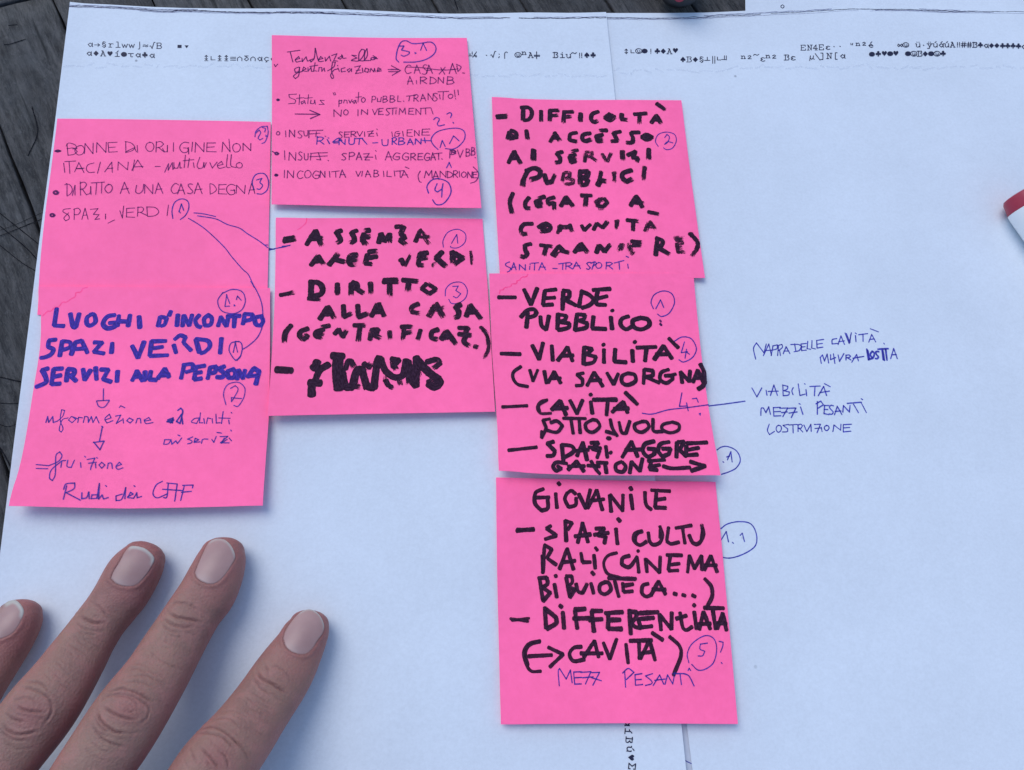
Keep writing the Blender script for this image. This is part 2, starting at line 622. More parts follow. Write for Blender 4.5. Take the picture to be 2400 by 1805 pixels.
# ------------------------------------------------------------------ sheets of paper
LIFTED = 0.0


def make_sheet(name, top_px, bot_px, layer, label, extra=None, nu=90, nv=110):
    h = lambda x, y, u=None, v=None: base_h(x, y) + layer
    tp, bt = poly(top_px, 0.5 + layer), poly(bot_px, 0.5 + layer)

    def hf(x, y, u, v):
        return base_h(x, y) + layer + (extra(u, v) if extra else 0)
    o = sheet_mesh(name, tp, bt, nu, nv, hf, M_paper)
    tag(o, label, 'paper sheet')
    return o, tp, bt, hf


def bil_inv(tp, bt, x, y):
    """inverse of (1-v)*tp(u)+v*bt(u) for straight edges"""
    a, b, c, d = tp(0.0), tp(1.0), bt(0.0), bt(1.0)
    x = np.atleast_1d(np.asarray(x, float))
    y = np.atleast_1d(np.asarray(y, float))
    u = np.full(x.shape, 0.5)
    v = np.full(x.shape, 0.5)
    for _ in range(6):
        px = (1 - v) * ((1 - u) * a[0] + u * b[0]) + v * ((1 - u) * c[0] + u * d[0]) - x
        py = (1 - v) * ((1 - u) * a[1] + u * b[1]) + v * ((1 - u) * c[1] + u * d[1]) - y
        ux = (1 - v) * (b[0] - a[0]) + v * (d[0] - c[0])
        uy = (1 - v) * (b[1] - a[1]) + v * (d[1] - c[1])
        vx = (1 - u) * (c[0] - a[0]) + u * (d[0] - b[0])
        vy = (1 - u) * (c[1] - a[1]) + u * (d[1] - b[1])
        det = ux * vy - uy * vx
        u = u - (px * vy - py * vx) / det
        v = v - (ux * py - uy * px) / det
    return u, v


# sheet seen only through the slit between the two large ones
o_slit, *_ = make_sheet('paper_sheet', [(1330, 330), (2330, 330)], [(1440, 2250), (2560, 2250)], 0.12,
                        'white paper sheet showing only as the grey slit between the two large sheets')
o_back, *_ = make_sheet('paper_sheet', [(1742, -620), (2760, -600)], [(1748.5, 120), (2800, 140)], 0.28,
                        'white paper sheet lying behind the right sheet, with a small printed ring', nu=60, nv=60)
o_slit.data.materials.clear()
o_slit.data.materials.append(M_shade_grey)
rs_extra = lambda u, v: 0.25
o_right, tpR, btR, hR = make_sheet('paper_sheet', [(1396, 31), (1420, 30), (1560, 29.5), (1650, 28), (1747, 24.5), (1906, 16), (2010, 10.5), (2175, 12), (2290, 13.5), (2400, 13), (2640, 9)],
                                   [(1674, 2200), (3020, 2190)], 0.62,
                                   'right white sheet of paper bearing the blue pen note and the red capped marker')
ls_extra = lambda u, v: 0.55 * max(0, (u - 0.9) / 0.1) ** 2 + 0.5 * max(0, (0.04 - u) / 0.04) ** 2
o_left, tpL, btL, hL = make_sheet('paper_sheet', [(164.6, 5.7), (250, 9), (350, 15), (430, 18), (520, 19.3), (620, 20), (700, 20), (800, 21), (900, 25), (1000, 30), (1060, 31.3), (1240, 29.5), (1330, 30.5), (1420, 30)],
                                  [(-118, 2240), (1650, 2210)], 0.95,
                                  'left white sheet of paper on which the hand rests, corner on dark wood', ls_extra)


def sheet_height(tp, bt, layer, extra):
    def f(x, y):
        u, v = bil_inv(tp, bt, x, y)
        r = base_h(np.asarray(x), np.asarray(y)) + layer + np.array([extra(a, b) for a, b in zip(u, v)]).reshape(np.shape(x))
        return r if np.ndim(x) else float(r)
    return f


S_R = Surf(o_right, lambda x, y: base_h(x, y) + 0.62)
S_L = Surf(o_left, sheet_height(tpL, btL, 0.95, ls_extra))
S_back = Surf(o_back, lambda x, y: base_h(x, y) + 0.28)
S_slit = Surf(o_slit, lambda x, y: base_h(x, y) + 0.12)

# ------------------------------------------------------------------ pink sticky notes
NOTE = {  # corners TL TR BR BL in photo px, lift of each corner in mm, base layer, bow
 'A': ([(133.4, 277.2), (634.7, 286.6), (626, 738), (87.6, 738)], (0.1, 0.5, 0.5, 0.3), 0.35, 0.5),
 'B': ([(90.8, 672), (633.4, 675.6), (615.5, 1185), (20, 1186)], (0.3, 0.3, 3.2, 4.5), 1.05, 0.5),
 'C': ([(637.2, 83.2), (1094.2, 89), (1128.4, 487.2), (636.7, 479.6)], (0.1, 0.6, 4.0, 1.6), 0.5, 0.6),
 'D': ([(646.5, 510.3), (1130.9, 512.4), (1160.3, 965.3), (627.4, 974.7)], (0.2, 0.2, 2.6, 3.6), 0.5, 0.5),
 'E': ([(1152.7, 227.4), (1596.9, 235.3), (1652.4, 651.5), (1171.8, 650)], (0.3, 0.1, 1.3, 0.3), 0.6, 0.4),
 'F': ([(1146.5, 640.3), (1624.5, 641.2), (1689.3, 1113.9), (1168.9, 1103.6)], (0.2, 0.2, 4.2, 2.6), 1.45, 0.6),
 'G': ([(1162.5, 1119.6), (1677.4, 1129.5), (1729.5, 1697), (1174, 1698)], (0.3, 0.2, 2.6, 1.8), 0.5, 0.4)}
NLAB = {
 'A': 'pink sticky note in thin dark pen, tucked under the note with blue marker',
 'B': 'pink sticky note with three lines of bold blue marker above thin pen writing',
 'C': 'pink sticky note at the top, full of small pen writing beginning Tendenza alla',
 'D': 'pink sticky note with black marker list and a blacked out last line',
 'E': 'pink sticky note with black marker text beginning DIFFICOLTÀ, at upper right of the group',
 'F': 'pink sticky note with black marker text beginning VERDE PUBBLICO, overlapping the DIFFICOLTÀ note',
 'G': 'pink sticky note with black marker text beginning GIOVANILE, lowest of the right column'}
# how far the photographed edges stray from the straight line between corners, photo px
EDGE = {  # top (u:dy), bottom (u:dy), left (v:dx), right (v:dx)
 'A': ([], [], [(.25, -2), (.5, -5), (.75, -5)], []),
 'B': ([(.5, -1)], [(.25, 3), (.45, 5.5), (.75, 3)], [(.15, 12), (.3, 17), (.45, 13), (.6, 12), (.8, 10)], [(.3, 3), (.6, 6), (.8, 2)]),
 'C': ([(.3, 2.5), (.7, 1.5)], [(.35, 1.2)], [], []),
 'D': ([(.15, 1.5), (.6, -.5)], [(.5, -.8)], [(.3, 3), (.5, 4), (.8, 2)], [(.4, 2)]),
 'E': ([(.12, 4), (.4, 4), (.7, 1)], [], [(.4, -2.5), (.7, -1.5)], [(.4, -2)]),
 'F': ([(.5, -.5)], [(.17, 5), (.45, 5.5), (.8, 2)], [(.4, -2), (.8, 2)], [(.2, -2), (.45, -4.5), (.7, -4)]),
 'G': ([(.5, 1.5)], [(.5, -2)], [(.4, -1.5)], [(.3, 2), (.7, 2)])}
S = {}
for key, (cor, lift, layer, bow) in NOTE.items():
    zc = [0.35 + 0.95 + layer + l for l in lift]
    W3 = [back([c], z)[0] for c, z in zip(cor, zc)]
    tp = (lambda a, b: (lambda u: a * (1 - u) + b * u))(W3[0], W3[1])
    bt = (lambda a, b: (lambda u: a * (1 - u) + b * u))(W3[3], W3[2])

    def hf(x, y, u, v, L=lift, ly=layer, bw=bow, kk=len(S)):
        lf = (1 - v) * ((1 - u) * L[0] + u * L[1]) * 1.0 + v ** 1.9 * ((1 - u) * L[3] + u * L[2])
        return base_h(x, y) + 0.95 + ly + lf + 0.30 * bw * np.sin(u * 4.4 + kk) * np.sin(v * 4.2 + kk * 1.7) * np.minimum(1, v * 4)
    def warp(u, v, e=EDGE[key]):
        f = lambda l, t: 0.0 if not l else 0.158 * float(np.interp(t, *zip(*([(0, 0)] + l + [(1, 0)]))))
        s = lambda l, t: sum(f(l, min(1, max(0, t + d))) * w_ for d, w_ in ((-.08, .25), (0, .5), (.08, .25))) * min(1, 8 * t, 8 * (1 - t))
        return np.array([(1 - u) * s(e[2], v) + u * s(e[3], v), -(1 - v) * s(e[0], u) - v * s(e[1], u)])
    o = sheet_mesh('sticky_note', tp, bt, 34, 34, hf, M_pink, 0.1, None, warp)
    tag(o, NLAB[key], 'sticky note', 'pink sticky notes on the paper')
    if key in ('A',):
        pass

    def hh(x, y, tp=tp, bt=bt, hf=hf):
        u, v = bil_inv(tp, bt, x, y)
        u2, v2 = np.clip(u, 0, 1), np.clip(v, 0, 1)
        r = hf(np.asarray(x, float), np.asarray(y, float), u2, v2)
        return r if np.ndim(x) else float(np.ravel(r)[0])
    S[key] = Surf(o, hh)

# ------------------------------------------------------------------ handwriting, traced stroke by stroke in enlarged photo coordinates
A, B_, C_, D_, E_, F_, G_ = (S[k] for k in 'ABCDEFG')
# note A
write(A, 'A', 'dark', '115,372 140,362 168,372 142,381 118,374 160,371', 'bullet', 1.7)
write(A, 'A', 'dark', '''225,305 235,410;218,325 240,298 300,315 318,350 280,352;225,350 290,345 320,378 290,402 235,412;O:300,320,385,408;N:388,300,468,395;
N:500,295,590,385;690,290 605,295;605,295 612,383;612,383 692,378;610,340 672,335;D:765,285,850,385;768,380 850,340 868,380;875,320 880,385;O:955,290,1030,375;R:1048,285,1125,385;
1110,350 1130,378 1152,372 1155,320;1155,320 1155,380;1212,295 1210,375;G:1270,290,1350,385;1350,340 1352,400;1388,290 1380,375;N:1410,295,1495,380;
E:1520,295,1605,380;1660,380 1668,290;1668,290 1735,380;1735,380 1725,262;O:1760,300,1830,380;N:1852,300,1928,368''')
write(A, 'A', 'dark', '''195,485 205,570;205,470 305,465;245,470 252,580;A:300,480,380,570;310,535 385,530;475,482 420,500 405,540 430,570 480,568;535,475 508,578;
575,565 640,475;640,475 645,570;600,535 650,530;N:695,475,792,548;825,550 880,455;880,455 925,525;850,455 835,555;840,520 930,515;1042,515 1088,515;
1130,568 1165,490;1165,490 1162,550;1162,550 1200,480;1200,480 1205,542 1222,525;1215,480 1218,528 1250,530 1270,475;1270,475 1272,530 1288,528;1322,410 1310,525;
1358,440 1345,525;1300,462 1400,452;1395,480 1403,525;1455,430 1430,505 1445,535 1480,525 1495,480;1490,480 1495,525 1515,480;
1548,480 1570,530 1615,475;1620,508 1670,495 1655,468 1618,500 1635,532 1690,520;1712,405 1703,515 1735,525;1747,405 1742,505 1790,525;O:1790,478,1850,530''')
write(A, 'A', 'pen', '1965,240 1975,190 2020,150 2080,142 2087,210 2060,285 2030,302;1975,205 2005,178 2018,205 1995,250 2010,270 2038,255;2035,155 2062,165 2055,195;2066,225 2075,235 2064,236', 'circled_number')
blob(A, 'A', 'dark', 122, 755, 28)
write(A, 'A', 'dark', '''205,685 225,675;D:222,675,275,785;275,785 300,690 300,780;R:345,660,408,780;408,775 440,760 445,700;445,700 448,775;450,668 572,660;500,670 492,775;548,665 545,762;
O:577,680,645,760;A:718,660,800,765;870,690 862,750 895,765 928,735 935,680;N:945,680,1020,765;A:1045,668,1112,762;C:1190,675,1260,765;A:1252,680,1312,768;
S:1340,675,1395,768;A:1402,665,1480,768;D:1550,675,1608,768;E:1628,680,1702,768;G:1705,680,1780,775;N:1792,688,1872,765;A:1905,670,1968,768''')
write(A, 'A', 'pen', '1955,725 1940,655 1975,590 2050,582 2090,645 2082,725 2035,768 1985,768;1980,640 2030,625 2012,662 2036,690 2012,725 1985,722', 'circled_number', 1.15)
blob(A, 'A', 'dark', 90, 965, 25)
write(A, 'A', 'dark', '''258,905 200,912 190,935 238,965 245,1000 212,1018 198,990 240,945;P:290,905,350,1008;A:365,900,420,1005;442,912 512,905;512,905 470,958;470,958 522,962;522,962 485,1005 528,1000;
582,955 582,1002;715,925 738,992;738,992 750,882;E:775,898,850,985;P:880,890,935,975;905,940 965,968;965,890 970,975;960,890 1040,895 1075,935 1040,970 975,978;1165,872 1152,970;605,1040 665,1010''')
write(A, 'A', 'pen', '1205,995 1198,920 1225,845 1290,815 1345,840 1352,905 1320,970 1275,1006;1262,935 1285,862;1285,862 1305,920;1262,925 1275,945', 'circled_number', 1.1)
write(A, 'A', 'pen', '''1400,945 1480,952 1600,978;1435,972 1600,1000 1710,1052 1820,1085 1900,1140 2000,1202 2040,1232 2083,1266;1350,995 1450,1055 1540,1125 1680,1260 1750,1350 1850,1465 1900,1510 1935,1580 1968,1662;2058,1242 2082,1242''', 'drawn_line', 1.05)
# note B
write(B_, 'B', 'blue', '''410,195 392,315;392,318 462,322;508,232 528,322 548,328 572,232;672,232 630,260 628,305 655,318 690,290 680,240 650,238;830,242 775,255 745,305 775,338 830,325 835,300;790,300 835,295;
860,245 848,322;868,288 932,290;940,242 925,322;1005,252 1010,335;1158,255 1142,322;1160,255 1205,265 1190,310 1165,322;1235,215 1222,245;1285,240 1278,320;1318,322 1330,245;1330,245 1368,318;1368,318 1388,240;
1440,242 1412,280 1425,318 1450,330;1508,240 1475,270 1480,318 1520,312 1530,265 1500,240;1575,322 1595,255;1595,255 1635,322;1635,322 1650,252;1640,252 1735,248;1695,255 1690,330;
1755,308 1768,235;1765,235 1825,238 1815,272 1770,285;1895,248 1835,262 1850,310 1885,318 1900,285 1885,248''')
write(B_, 'B', 'blue', '''405,420 355,425 350,470 385,490 370,525 330,545 295,552;450,430 432,538;450,432 505,438 505,475 450,495;515,528 545,440;545,440 590,428;590,428 632,515;545,488 620,482;
680,440 738,440;738,440 680,508;680,508 752,520;812,445 805,515;955,465 998,550;998,550 1042,435;1198,430 1095,432;1095,432 1082,535;1085,538 1212,532;1090,485 1175,472;1255,458 1272,515;
1262,418 1300,390 1340,402 1325,440;1330,445 1380,498;1415,418 1440,512;1415,415 1500,428 1515,470 1480,508 1450,518;1600,410 1590,518''')
write(B_, 'B', 'blue', '''348,628 305,640 330,690 330,730 262,762;452,628 388,632;388,632 372,742;375,742 435,738;380,690 440,678;480,720 490,635;490,632 535,640 530,672 495,682;510,682 550,718;
600,632 612,710;612,710 655,640;690,620 698,708;728,635 782,638;782,638 745,705;745,705 802,725;850,648 845,722;955,715 990,645;990,645 1030,718;975,690 1015,688;1048,650 1045,715;1090,648 1080,708;1080,708 1130,712;
1140,700 1190,630;1190,630 1220,690;1160,678 1222,672;1308,700 1330,605;1322,602 1388,598 1395,640 1345,655;1480,608 1418,618;1418,618 1402,705;1405,708 1455,700;1410,660 1455,655;
1500,702 1518,622;1515,620 1562,615 1552,655 1518,662;1622,612 1580,630 1625,665 1605,690 1565,690;1690,632 1642,648 1650,695 1690,692 1700,655 1680,632;1712,705 1722,640;1722,640 1755,700;1755,700 1770,640;
1788,690 1832,628;1832,625 1872,650;1872,650 1848,742;1800,682 1870,678''')
write(B_, 'B', 'pen', '1610,80 1573,140 1600,210 1680,232 1745,205 1772,140 1750,75 1680,57 1605,85;1638,95 1625,180;1625,180 1658,178;1636,95 1660,160;1692,168 1697,175 1690,176;1708,130 1715,105;1715,105 1742,135', 'circled_number', 1.05)
write(B_, 'B', 'pen', '1725,432 1670,445 1655,495 1680,545 1702,570 1735,545 1750,480 1738,440 1700,432;1685,512 1700,442;1700,442 1716,510;1712,570 1742,530', 'circled_number', 1.05)
write(B_, 'B', 'pen', '1632,890 1615,810 1645,745 1720,728 1768,770 1760,840 1720,900 1690,895;1665,772 1700,752 1720,780 1690,840 1672,868 1672,838 1700,842 1745,845', 'circled_number', 1.05)
write(B_, 'B', 'pen', '1812,0 1850,60 1885,140 1898,220 1895,320 1862,400 1800,460 1752,490', 'drawn_line')
write(B_, 'B', 'pen', '748,775 746,860;700,862 790,857;698,865 710,897 735,910 762,900 790,860', 'arrow', 1.1)
write(B_, 'B', 'pen', '''332,1018 345,975;345,975 352,1018;352,1018 382,975;382,975 385,1018 415,1008;415,1008 452,975 468,932 445,925 435,1000 455,1060 443,1088 428,1068 450,1000 492,985;
515,975 495,1000 520,1020 548,995 520,975 560,990;562,1018 568,980 595,985;602,1018 612,975 635,980 638,1018;638,1018 660,975 672,1018;672,1018 695,975 715,1022;758,1000 802,985 790,958 758,990 772,1022 815,1005;
835,972 872,965;872,965 840,1025;840,1025 880,1000;862,910 872,897 902,912;888,990 892,1022;935,985 915,1005 940,1022 962,1000 935,985;982,1022 992,990 1012,990 1018,1022;1042,1008 1088,1000 1075,982 1042,1000 1055,1026 1105,1018;
1382,1010 1405,990 1440,985;1440,985 1420,1025 1385,1018;1448,948 1440,1020 1465,1020;1472,990 1478,1025;1492,1025 1500,985 1522,990;1532,990 1536,1022;1560,958 1562,1022 1590,1020;1612,940 1600,1025;1580,985 1662,988;1652,1000 1656,1028;1670,945 1675,950''', k=1.05)
write(B_, 'B', 'pen', '1212,1000 1250,985 1245,1020 1207,1012 1250,998 1230,1020 1255,1000;1285,930 1305,915 1320,940 1300,1025 1275,1010 1310,960 1320,1028', 'handwriting', 1.6)
write(B_, 'B', 'pen', '''1228,1142 1190,1142 1182,1175 1215,1172 1235,1142;1235,1142 1242,1175 1270,1150;1270,1150 1282,1170 1312,1130;1285,1108 1300,1115;1392,1122 1355,1138 1385,1150 1382,1165 1355,1172;
1402,1160 1435,1142 1410,1132 1402,1162 1445,1158;1455,1168 1465,1140 1502,1138;1530,1140 1545,1162 1562,1118;1568,1090 1600,1095;1590,1120 1645,1118;1645,1118 1592,1165;1592,1165 1655,1165;1620,1130 1600,1168 1640,1140;1655,1130 1672,1150;1667,1073 1672,1080''', k=1.05)
write(B_, 'B', 'pen', '740,1048 718,1155;675,1162 752,1152;752,1152 722,1215;722,1215 678,1160;735,1045 742,1052', 'arrow', 1.25)
write(B_, 'B', 'pen', '''262,1322 352,1330;262,1350 345,1352;352,1330 420,1300 448,1260 432,1230 405,1255 402,1330 398,1400 378,1438 358,1415 372,1360 440,1300;440,1342 447,1295 475,1292;
490,1290 485,1335 515,1342 538,1290;582,1308 585,1342;612,1262 618,1268;630,1285 685,1275;685,1275 658,1340 655,1358;640,1312 695,1305;690,1315 692,1345;698,1270 704,1276;735,1305 715,1325 735,1348 758,1325 735,1305;
775,1350 782,1312 805,1312 812,1350;838,1335 878,1320 862,1305 838,1335 852,1356 888,1345''', k=1.05)
write(B_, 'B', 'pen', '''482,1475 458,1572;460,1500 478,1462 540,1455 535,1495 478,1525;478,1525 580,1578;592,1525 590,1568 625,1560 642,1520;642,1520 645,1568;705,1540 665,1540 658,1568 700,1565 718,1458;718,1458 712,1570 735,1545;738,1540 748,1570 782,1560;762,1473 770,1480;
882,1535 838,1548 838,1582 880,1570 908,1488;908,1488 902,1568;920,1555 962,1535 942,1522 922,1560 965,1565;965,1565 988,1525;988,1525 990,1562 1022,1552;968,1475 975,1480;
1172,1443 1128,1470 1105,1530 1135,1562 1205,1535;1182,1560 1205,1555 1215,1465;1205,1455 1280,1462;1280,1462 1262,1585;1175,1500 1320,1510;1330,1480 1305,1580;1320,1472 1395,1470 1390,1490;1310,1522 1382,1515''', k=1.2)
write(B_, 'B', 'stain', '630,42 600,52 585,75 548,82 545,108 510,128 480,150 452,150 425,182 400,185 365,215 345,215 310,248', 'stain', .6)
# note C
write(C_, 'C', 'dark', '''212,206 328,190;238,205 262,298;285,278 325,265 315,248 285,278 297,300 338,290;348,265 350,295;350,295 385,250;385,250 397,290 420,285;452,270 420,280 430,298 460,262 470,170;470,170 490,260 500,290;
500,278 540,265 520,248 500,282 515,295 545,290;560,255 565,290;565,290 600,245;600,245 612,288;622,238 670,222;670,222 640,285 675,290;720,240 680,262 700,272 722,250 715,232 725,262 755,262''', k=1.2)
write(C_, 'C', 'dark', '850,240 808,235 855,262;855,262 815,275 805,285 870,288 915,240 925,190 900,180 875,220 872,285 920,285 952,235 948,175 928,215 925,285 980,285;1030,255 990,260 985,278 1015,275 1035,258 1005,240;1010,262 1045,268', k=1.2)
write(C_, 'C', 'dark', '''318,345 280,362 285,395 315,385 325,348;325,348 315,425 285,452 268,430 300,402 350,385;350,378 385,362 362,345 350,380 390,385;402,350 402,385;402,385 430,350;430,350 435,385 455,385;468,305 455,380 485,382;420,340 492,328;
500,385 505,350 530,350;530,350 530,385 552,355;552,355 558,385;585,380 640,345 655,300 630,298 620,380 640,440 625,452 612,420 640,375 678,362;680,355 692,385;675,330 678,334;745,352 712,362 712,390 748,385;
790,358 765,372 780,392 805,362;805,362 805,388;835,345 888,333;888,333 842,405;842,405 895,398;850,378 885,372;905,355 910,395;935,355 925,385 955,395 965,365 935,355;975,392 985,358 1010,390;1010,390 1018,358 1025,388;1040,380 1078,365 1052,352 1042,388 1082,380''', k=1.1)
write(C_, 'C', 'dark', '1145,368 1240,368;1150,388 1235,388;1175,333 1258,378;1258,378 1182,422', 'arrow', 1.25)
write(C_, 'C', 'dark', '''C:1300,328,1355,405;A:1385,328,1440,402;S:1460,325,1510,410;A:1495,328,1552,405;1615,410 1672,348;1632,352 1668,412;A:1712,312,1770,405;1780,335 1790,385;1775,320 1818,342 1805,372 1790,385;1832,400 1852,402;1310,345 1460,352 1600,370 1700,372 1790,362''')
write(C_, 'C', 'dark', 'A:1322,432,1372,505;1405,470 1408,500;R:1440,438,1502,500;D:1530,440,1590,502;N:1605,442,1658,495;B:1690,435,1758,505')
write(C_, 'C', 'pen', '1242,300 1218,265 1232,180 1265,115 1312,103 1370,128 1450,125 1540,115 1585,160 1572,220 1500,272 1400,298 1288,300;1245,152 1290,150 1268,188;1268,188 1340,205;1340,205 1335,225 1290,245 1265,235;1392,213 1402,217 1394,220;1445,190 1468,125;1468,125 1500,192', 'circled_number', 1.1)
blob(C_, 'C', 'dark', 125, 648, 13)
write(C_, 'C', 'dark', '''295,595 225,600 235,628 285,650 282,680 222,685;325,600 320,692;295,635 365,628;372,655 338,668 345,688 372,665;372,665 378,685;407,600 400,685;370,635 442,628;430,650 425,682 455,682 465,650;465,650 470,690;
552,655 515,652 530,672 552,690 505,692;635,582 645,605;650,580 658,602;690,650 688,712;690,660 715,652 710,680 690,682;732,678 738,650 755,652;762,655 765,680;780,650 792,678 810,645;842,652 812,665 830,682 845,655;
845,655 850,680;872,578 865,670;845,625 897,620;O:897,628,932,672''')
write(C_, 'C', 'dark', '''P:995,615,1030,672;1045,632 1045,665 1075,665 1080,625;B:1097,615,1142,672;B:1162,610,1210,672;L:1232,610,1262,665;1285,660 1290,663;1315,615 1400,606;1345,615 1335,660;R:1382,602,1425,662;A:1445,598,1492,658;N:1512,590,1560,650;
S:1562,588,1600,660;1620,600 1625,640;1605,575 1705,570;1655,575 1652,648;O:1700,595,1745,636;1757,558 1765,622;1767,636 1770,642;1790,558 1796,602''')
write(C_, 'C', 'dark', '285,780 440,782 505,782;420,745 512,785;512,785 425,822', 'arrow', 1.35)
write(C_, 'C', 'dark', '''N:640,742,712,802;O:730,740,775,790;865,740 865,797;N:895,740,955,785;V:1000,735,1045,785;E:1055,728,1100,785;S:1120,728,1160,790;1150,728 1225,724;1188,728 1185,785;1218,742 1215,780;
1245,785 1252,728;1252,728 1278,765;1278,765 1300,725;1300,725 1305,782;E:1335,726,1382,784;N:1400,732,1448,785;1442,728 1535,722;1490,726 1492,782;1540,725 1560,780''')
write(C_, 'C', 'pen', '1565,832 1590,812 1618,828 1600,868 1615,890 1665,880;1688,780 1715,768 1732,782 1722,812;1745,858 1748,864', 'handwriting', 1.1)
write(C_, 'C', 'dark', '''O:110,943,142,975;195,935 197,992;N:230,928,280,990;S:305,935,350,1002;U:365,940,402,985;412,942 410,1000;400,935 540,930;415,965 512,958;480,945 475,990;560,985 566,988;
S:685,945,722,1002;E:738,945,788,995;R:800,940,850,992;V:855,940,908,985;925,945 928,988;950,945 1005,935;1005,935 962,985;962,985 1012,985;960,965 1008,960;1038,955 1045,982;1038,918 1045,925;
1178,945 1185,990;1245,940 1212,948 1205,985 1238,985 1248,962;1225,962 1255,958;1278,940 1285,985;E:1318,925,1368,985;N:1388,932,1432,982;E:1458,920,1530,975''')
write(C_, 'C', 'pen', '''R:485,990,550,1062;580,1015 602,1055;590,1000 595,1004;630,1040 680,1005 715,1022 640,1040;640,1050 690,1045;N:690,1012,748,1062;U:780,1005,835,1062;840,1008 908,1004;880,1010 873,1062;905,1010 948,1060;
1003,1048 1047,1045;U:1088,1015,1145,1075;R:1180,1000,1225,1062;B:1240,1000,1302,1062;A:1322,1008,1375,1065;N:1395,1010,1450,1058;1480,1000 1488,1045;1462,1025 1545,1028''', k=1.15)
write(C_, 'C', 'pen', '1605,1108 1560,1062 1543,1010 1590,950 1680,920 1790,912 1850,945 1850,1015 1795,1080 1740,1105 1675,1100;1625,1090 1645,1025;1645,1025 1672,1080;1712,1055 1750,982;1750,982 1800,1028', 'circled_number', 1.1)
blob(C_, 'C', 'dark', 112, 1145, 20)
write(C_, 'C', 'dark', '''70,1125 100,1142;185,1120 188,1202;N:225,1138,290,1208;S:312,1130,350,1206;U:367,1145,405,1206;430,1150 425,1206;425,1145 500,1138;420,1175 580,1168;500,1140 582,1138;500,1145 520,1205 482,1200;588,1210 593,1213;
S:715,1145,757,1206;P:785,1135,835,1202;A:850,1138,902,1206;915,1150 968,1145;968,1145 930,1205;930,1205 972,1205;920,1178 1002,1180;1025,1160 1032,1198;1028,1118 1034,1124;A:1118,1128,1180,1208;
G:1192,1140,1250,1206;G:1278,1140,1335,1206;R:1352,1145,1400,1206;E:1420,1145,1466,1206;G:1478,1145,1530,1210;A:1537,1138,1580,1206;1570,1148 1642,1140;1610,1145 1612,1202;1640,1195 1646,1198;P:1715,1113,1772,1188;
R:1730,1118,1770,1145;V:1785,1115,1838,1185;B:1865,1103,1905,1172;B:1915,1090,1950,1162;1948,1182 1953,1186''', k=1.05)
write(C_, 'C', 'pen', '1685,1278 1710,1228;1710,1228 1730,1275', 'handwriting')
blob(C_, 'C', 'dark', 108, 1345, 15)
write(C_, 'C', 'dark', '''185,1300 183,1368;N:210,1305,270,1372;C:305,1305,355,1378;O:370,1300,430,1370;G:447,1308,505,1378;N:515,1308,560,1368;600,1310 605,1365;620,1315 692,1306;658,1315 660,1366;A:695,1298,752,1366;
V:845,1308,892,1358;907,1310 900,1355;A:932,1303,985,1362;B:1012,1300,1060,1362;1100,1308 1105,1360;L:1132,1305,1175,1360;1200,1305 1206,1355;1215,1310 1292,1303;1255,1310 1256,1366;A:1267,1303,1328,1370;1303,1270 1337,1284;
1442,1308 1422,1350 1432,1400 1450,1412;1480,1370 1495,1308;1495,1308 1520,1350;1520,1350 1547,1303;1547,1303 1552,1372;A:1557,1313,1612,1386;N:1622,1308,1680,1366;D:1692,1310,1742,1372;R:1748,1305,1788,1366;
1802,1310 1806,1362;O:1822,1315,1866,1366;N:1878,1315,1922,1372;E:1928,1315,1970,1372;1932,1270 1975,1315 1978,1365 1950,1405 1908,1420''', k=1.05)
write(C_, 'C', 'pen', '1518,1512 1504,1450 1548,1392 1620,1380 1700,1415 1727,1490 1700,1560 1650,1612 1590,1618 1556,1575;1597,1425 1577,1480 1600,1502 1640,1472 1652,1425;1645,1460 1640,1548', 'circled_number', 1.2)
write(C_, 'C', 'dark', '90,320 100,342 122,318', 'bullet')
# note D
write(D_, 'D', 'brush', '''155,222 245,205;160,205 240,192;335,250 405,140;405,140 455,258;370,205 460,198;612,138 570,150 595,190 605,220 572,238;735,138 690,155 712,190 712,222 682,238;835,135 800,140;792,165 780,205 805,250;785,190 835,188;
908,235 925,165;925,165 958,225;958,225 995,165;995,165 1000,232;1045,108 1108,108;1108,108 1085,165;1085,165 1118,190;1118,190 1080,215;1080,215 1128,252''')
write(D_, 'D', 'thin', '1195,225 1238,135;1205,228 1245,140;1240,130 1290,190;1220,190 1315,188;1275,200 1315,252', k=1.35)
write(D_, 'D', 'brush', '''370,412 430,340;430,340 470,405;405,385 465,378;830,308 895,300;892,345 825,355;820,330 802,400;802,400 850,405;1085,368 1112,412''')
write(D_, 'D', 'brush', '''515,410 590,318;545,365 640,388;735,330 685,338 670,380 690,410 732,402;670,375 738,368;1295,315 1240,322;1240,322 1230,365;1230,365 1290,352;1228,375 1225,412 1262,415;1415,308 1365,358;1365,358 1440,420;1345,408 1352,412;
1495,308 1500,400;1495,310 1580,360;1580,360 1512,405''', k=1.0)
write(D_, 'D', 'thin', '1112,415 1140,370 1165,318;1120,420 1162,330', k=1.2)
write(D_, 'D', 'thin', '1636,305 1648,412;1645,305 1655,380', k=0.75)
write(D_, 'D', 'brush', '125,652 235,630', 'handwriting', 0.85)
write(D_, 'D', 'brush', '''372,550 370,660;360,545 430,555 462,600 445,645 375,662;352,668 400,682 442,670;580,562 580,648;690,560 688,655;700,552 735,565 740,590 705,602;730,600 785,635;842,555 848,642''')
write(D_, 'D', 'brush', '950,532 1055,532;945,548 1060,545;995,560 995,650;1100,532 1220,542;1148,550 1140,620')
write(D_, 'D', 'brush', '1290,562 1252,600;1252,600 1312,642;1312,642 1365,605;1365,605 1300,562', k=.85)
write(D_, 'D', 'thin', '1005,560 1010,675;345,685 445,690', k=1.2)
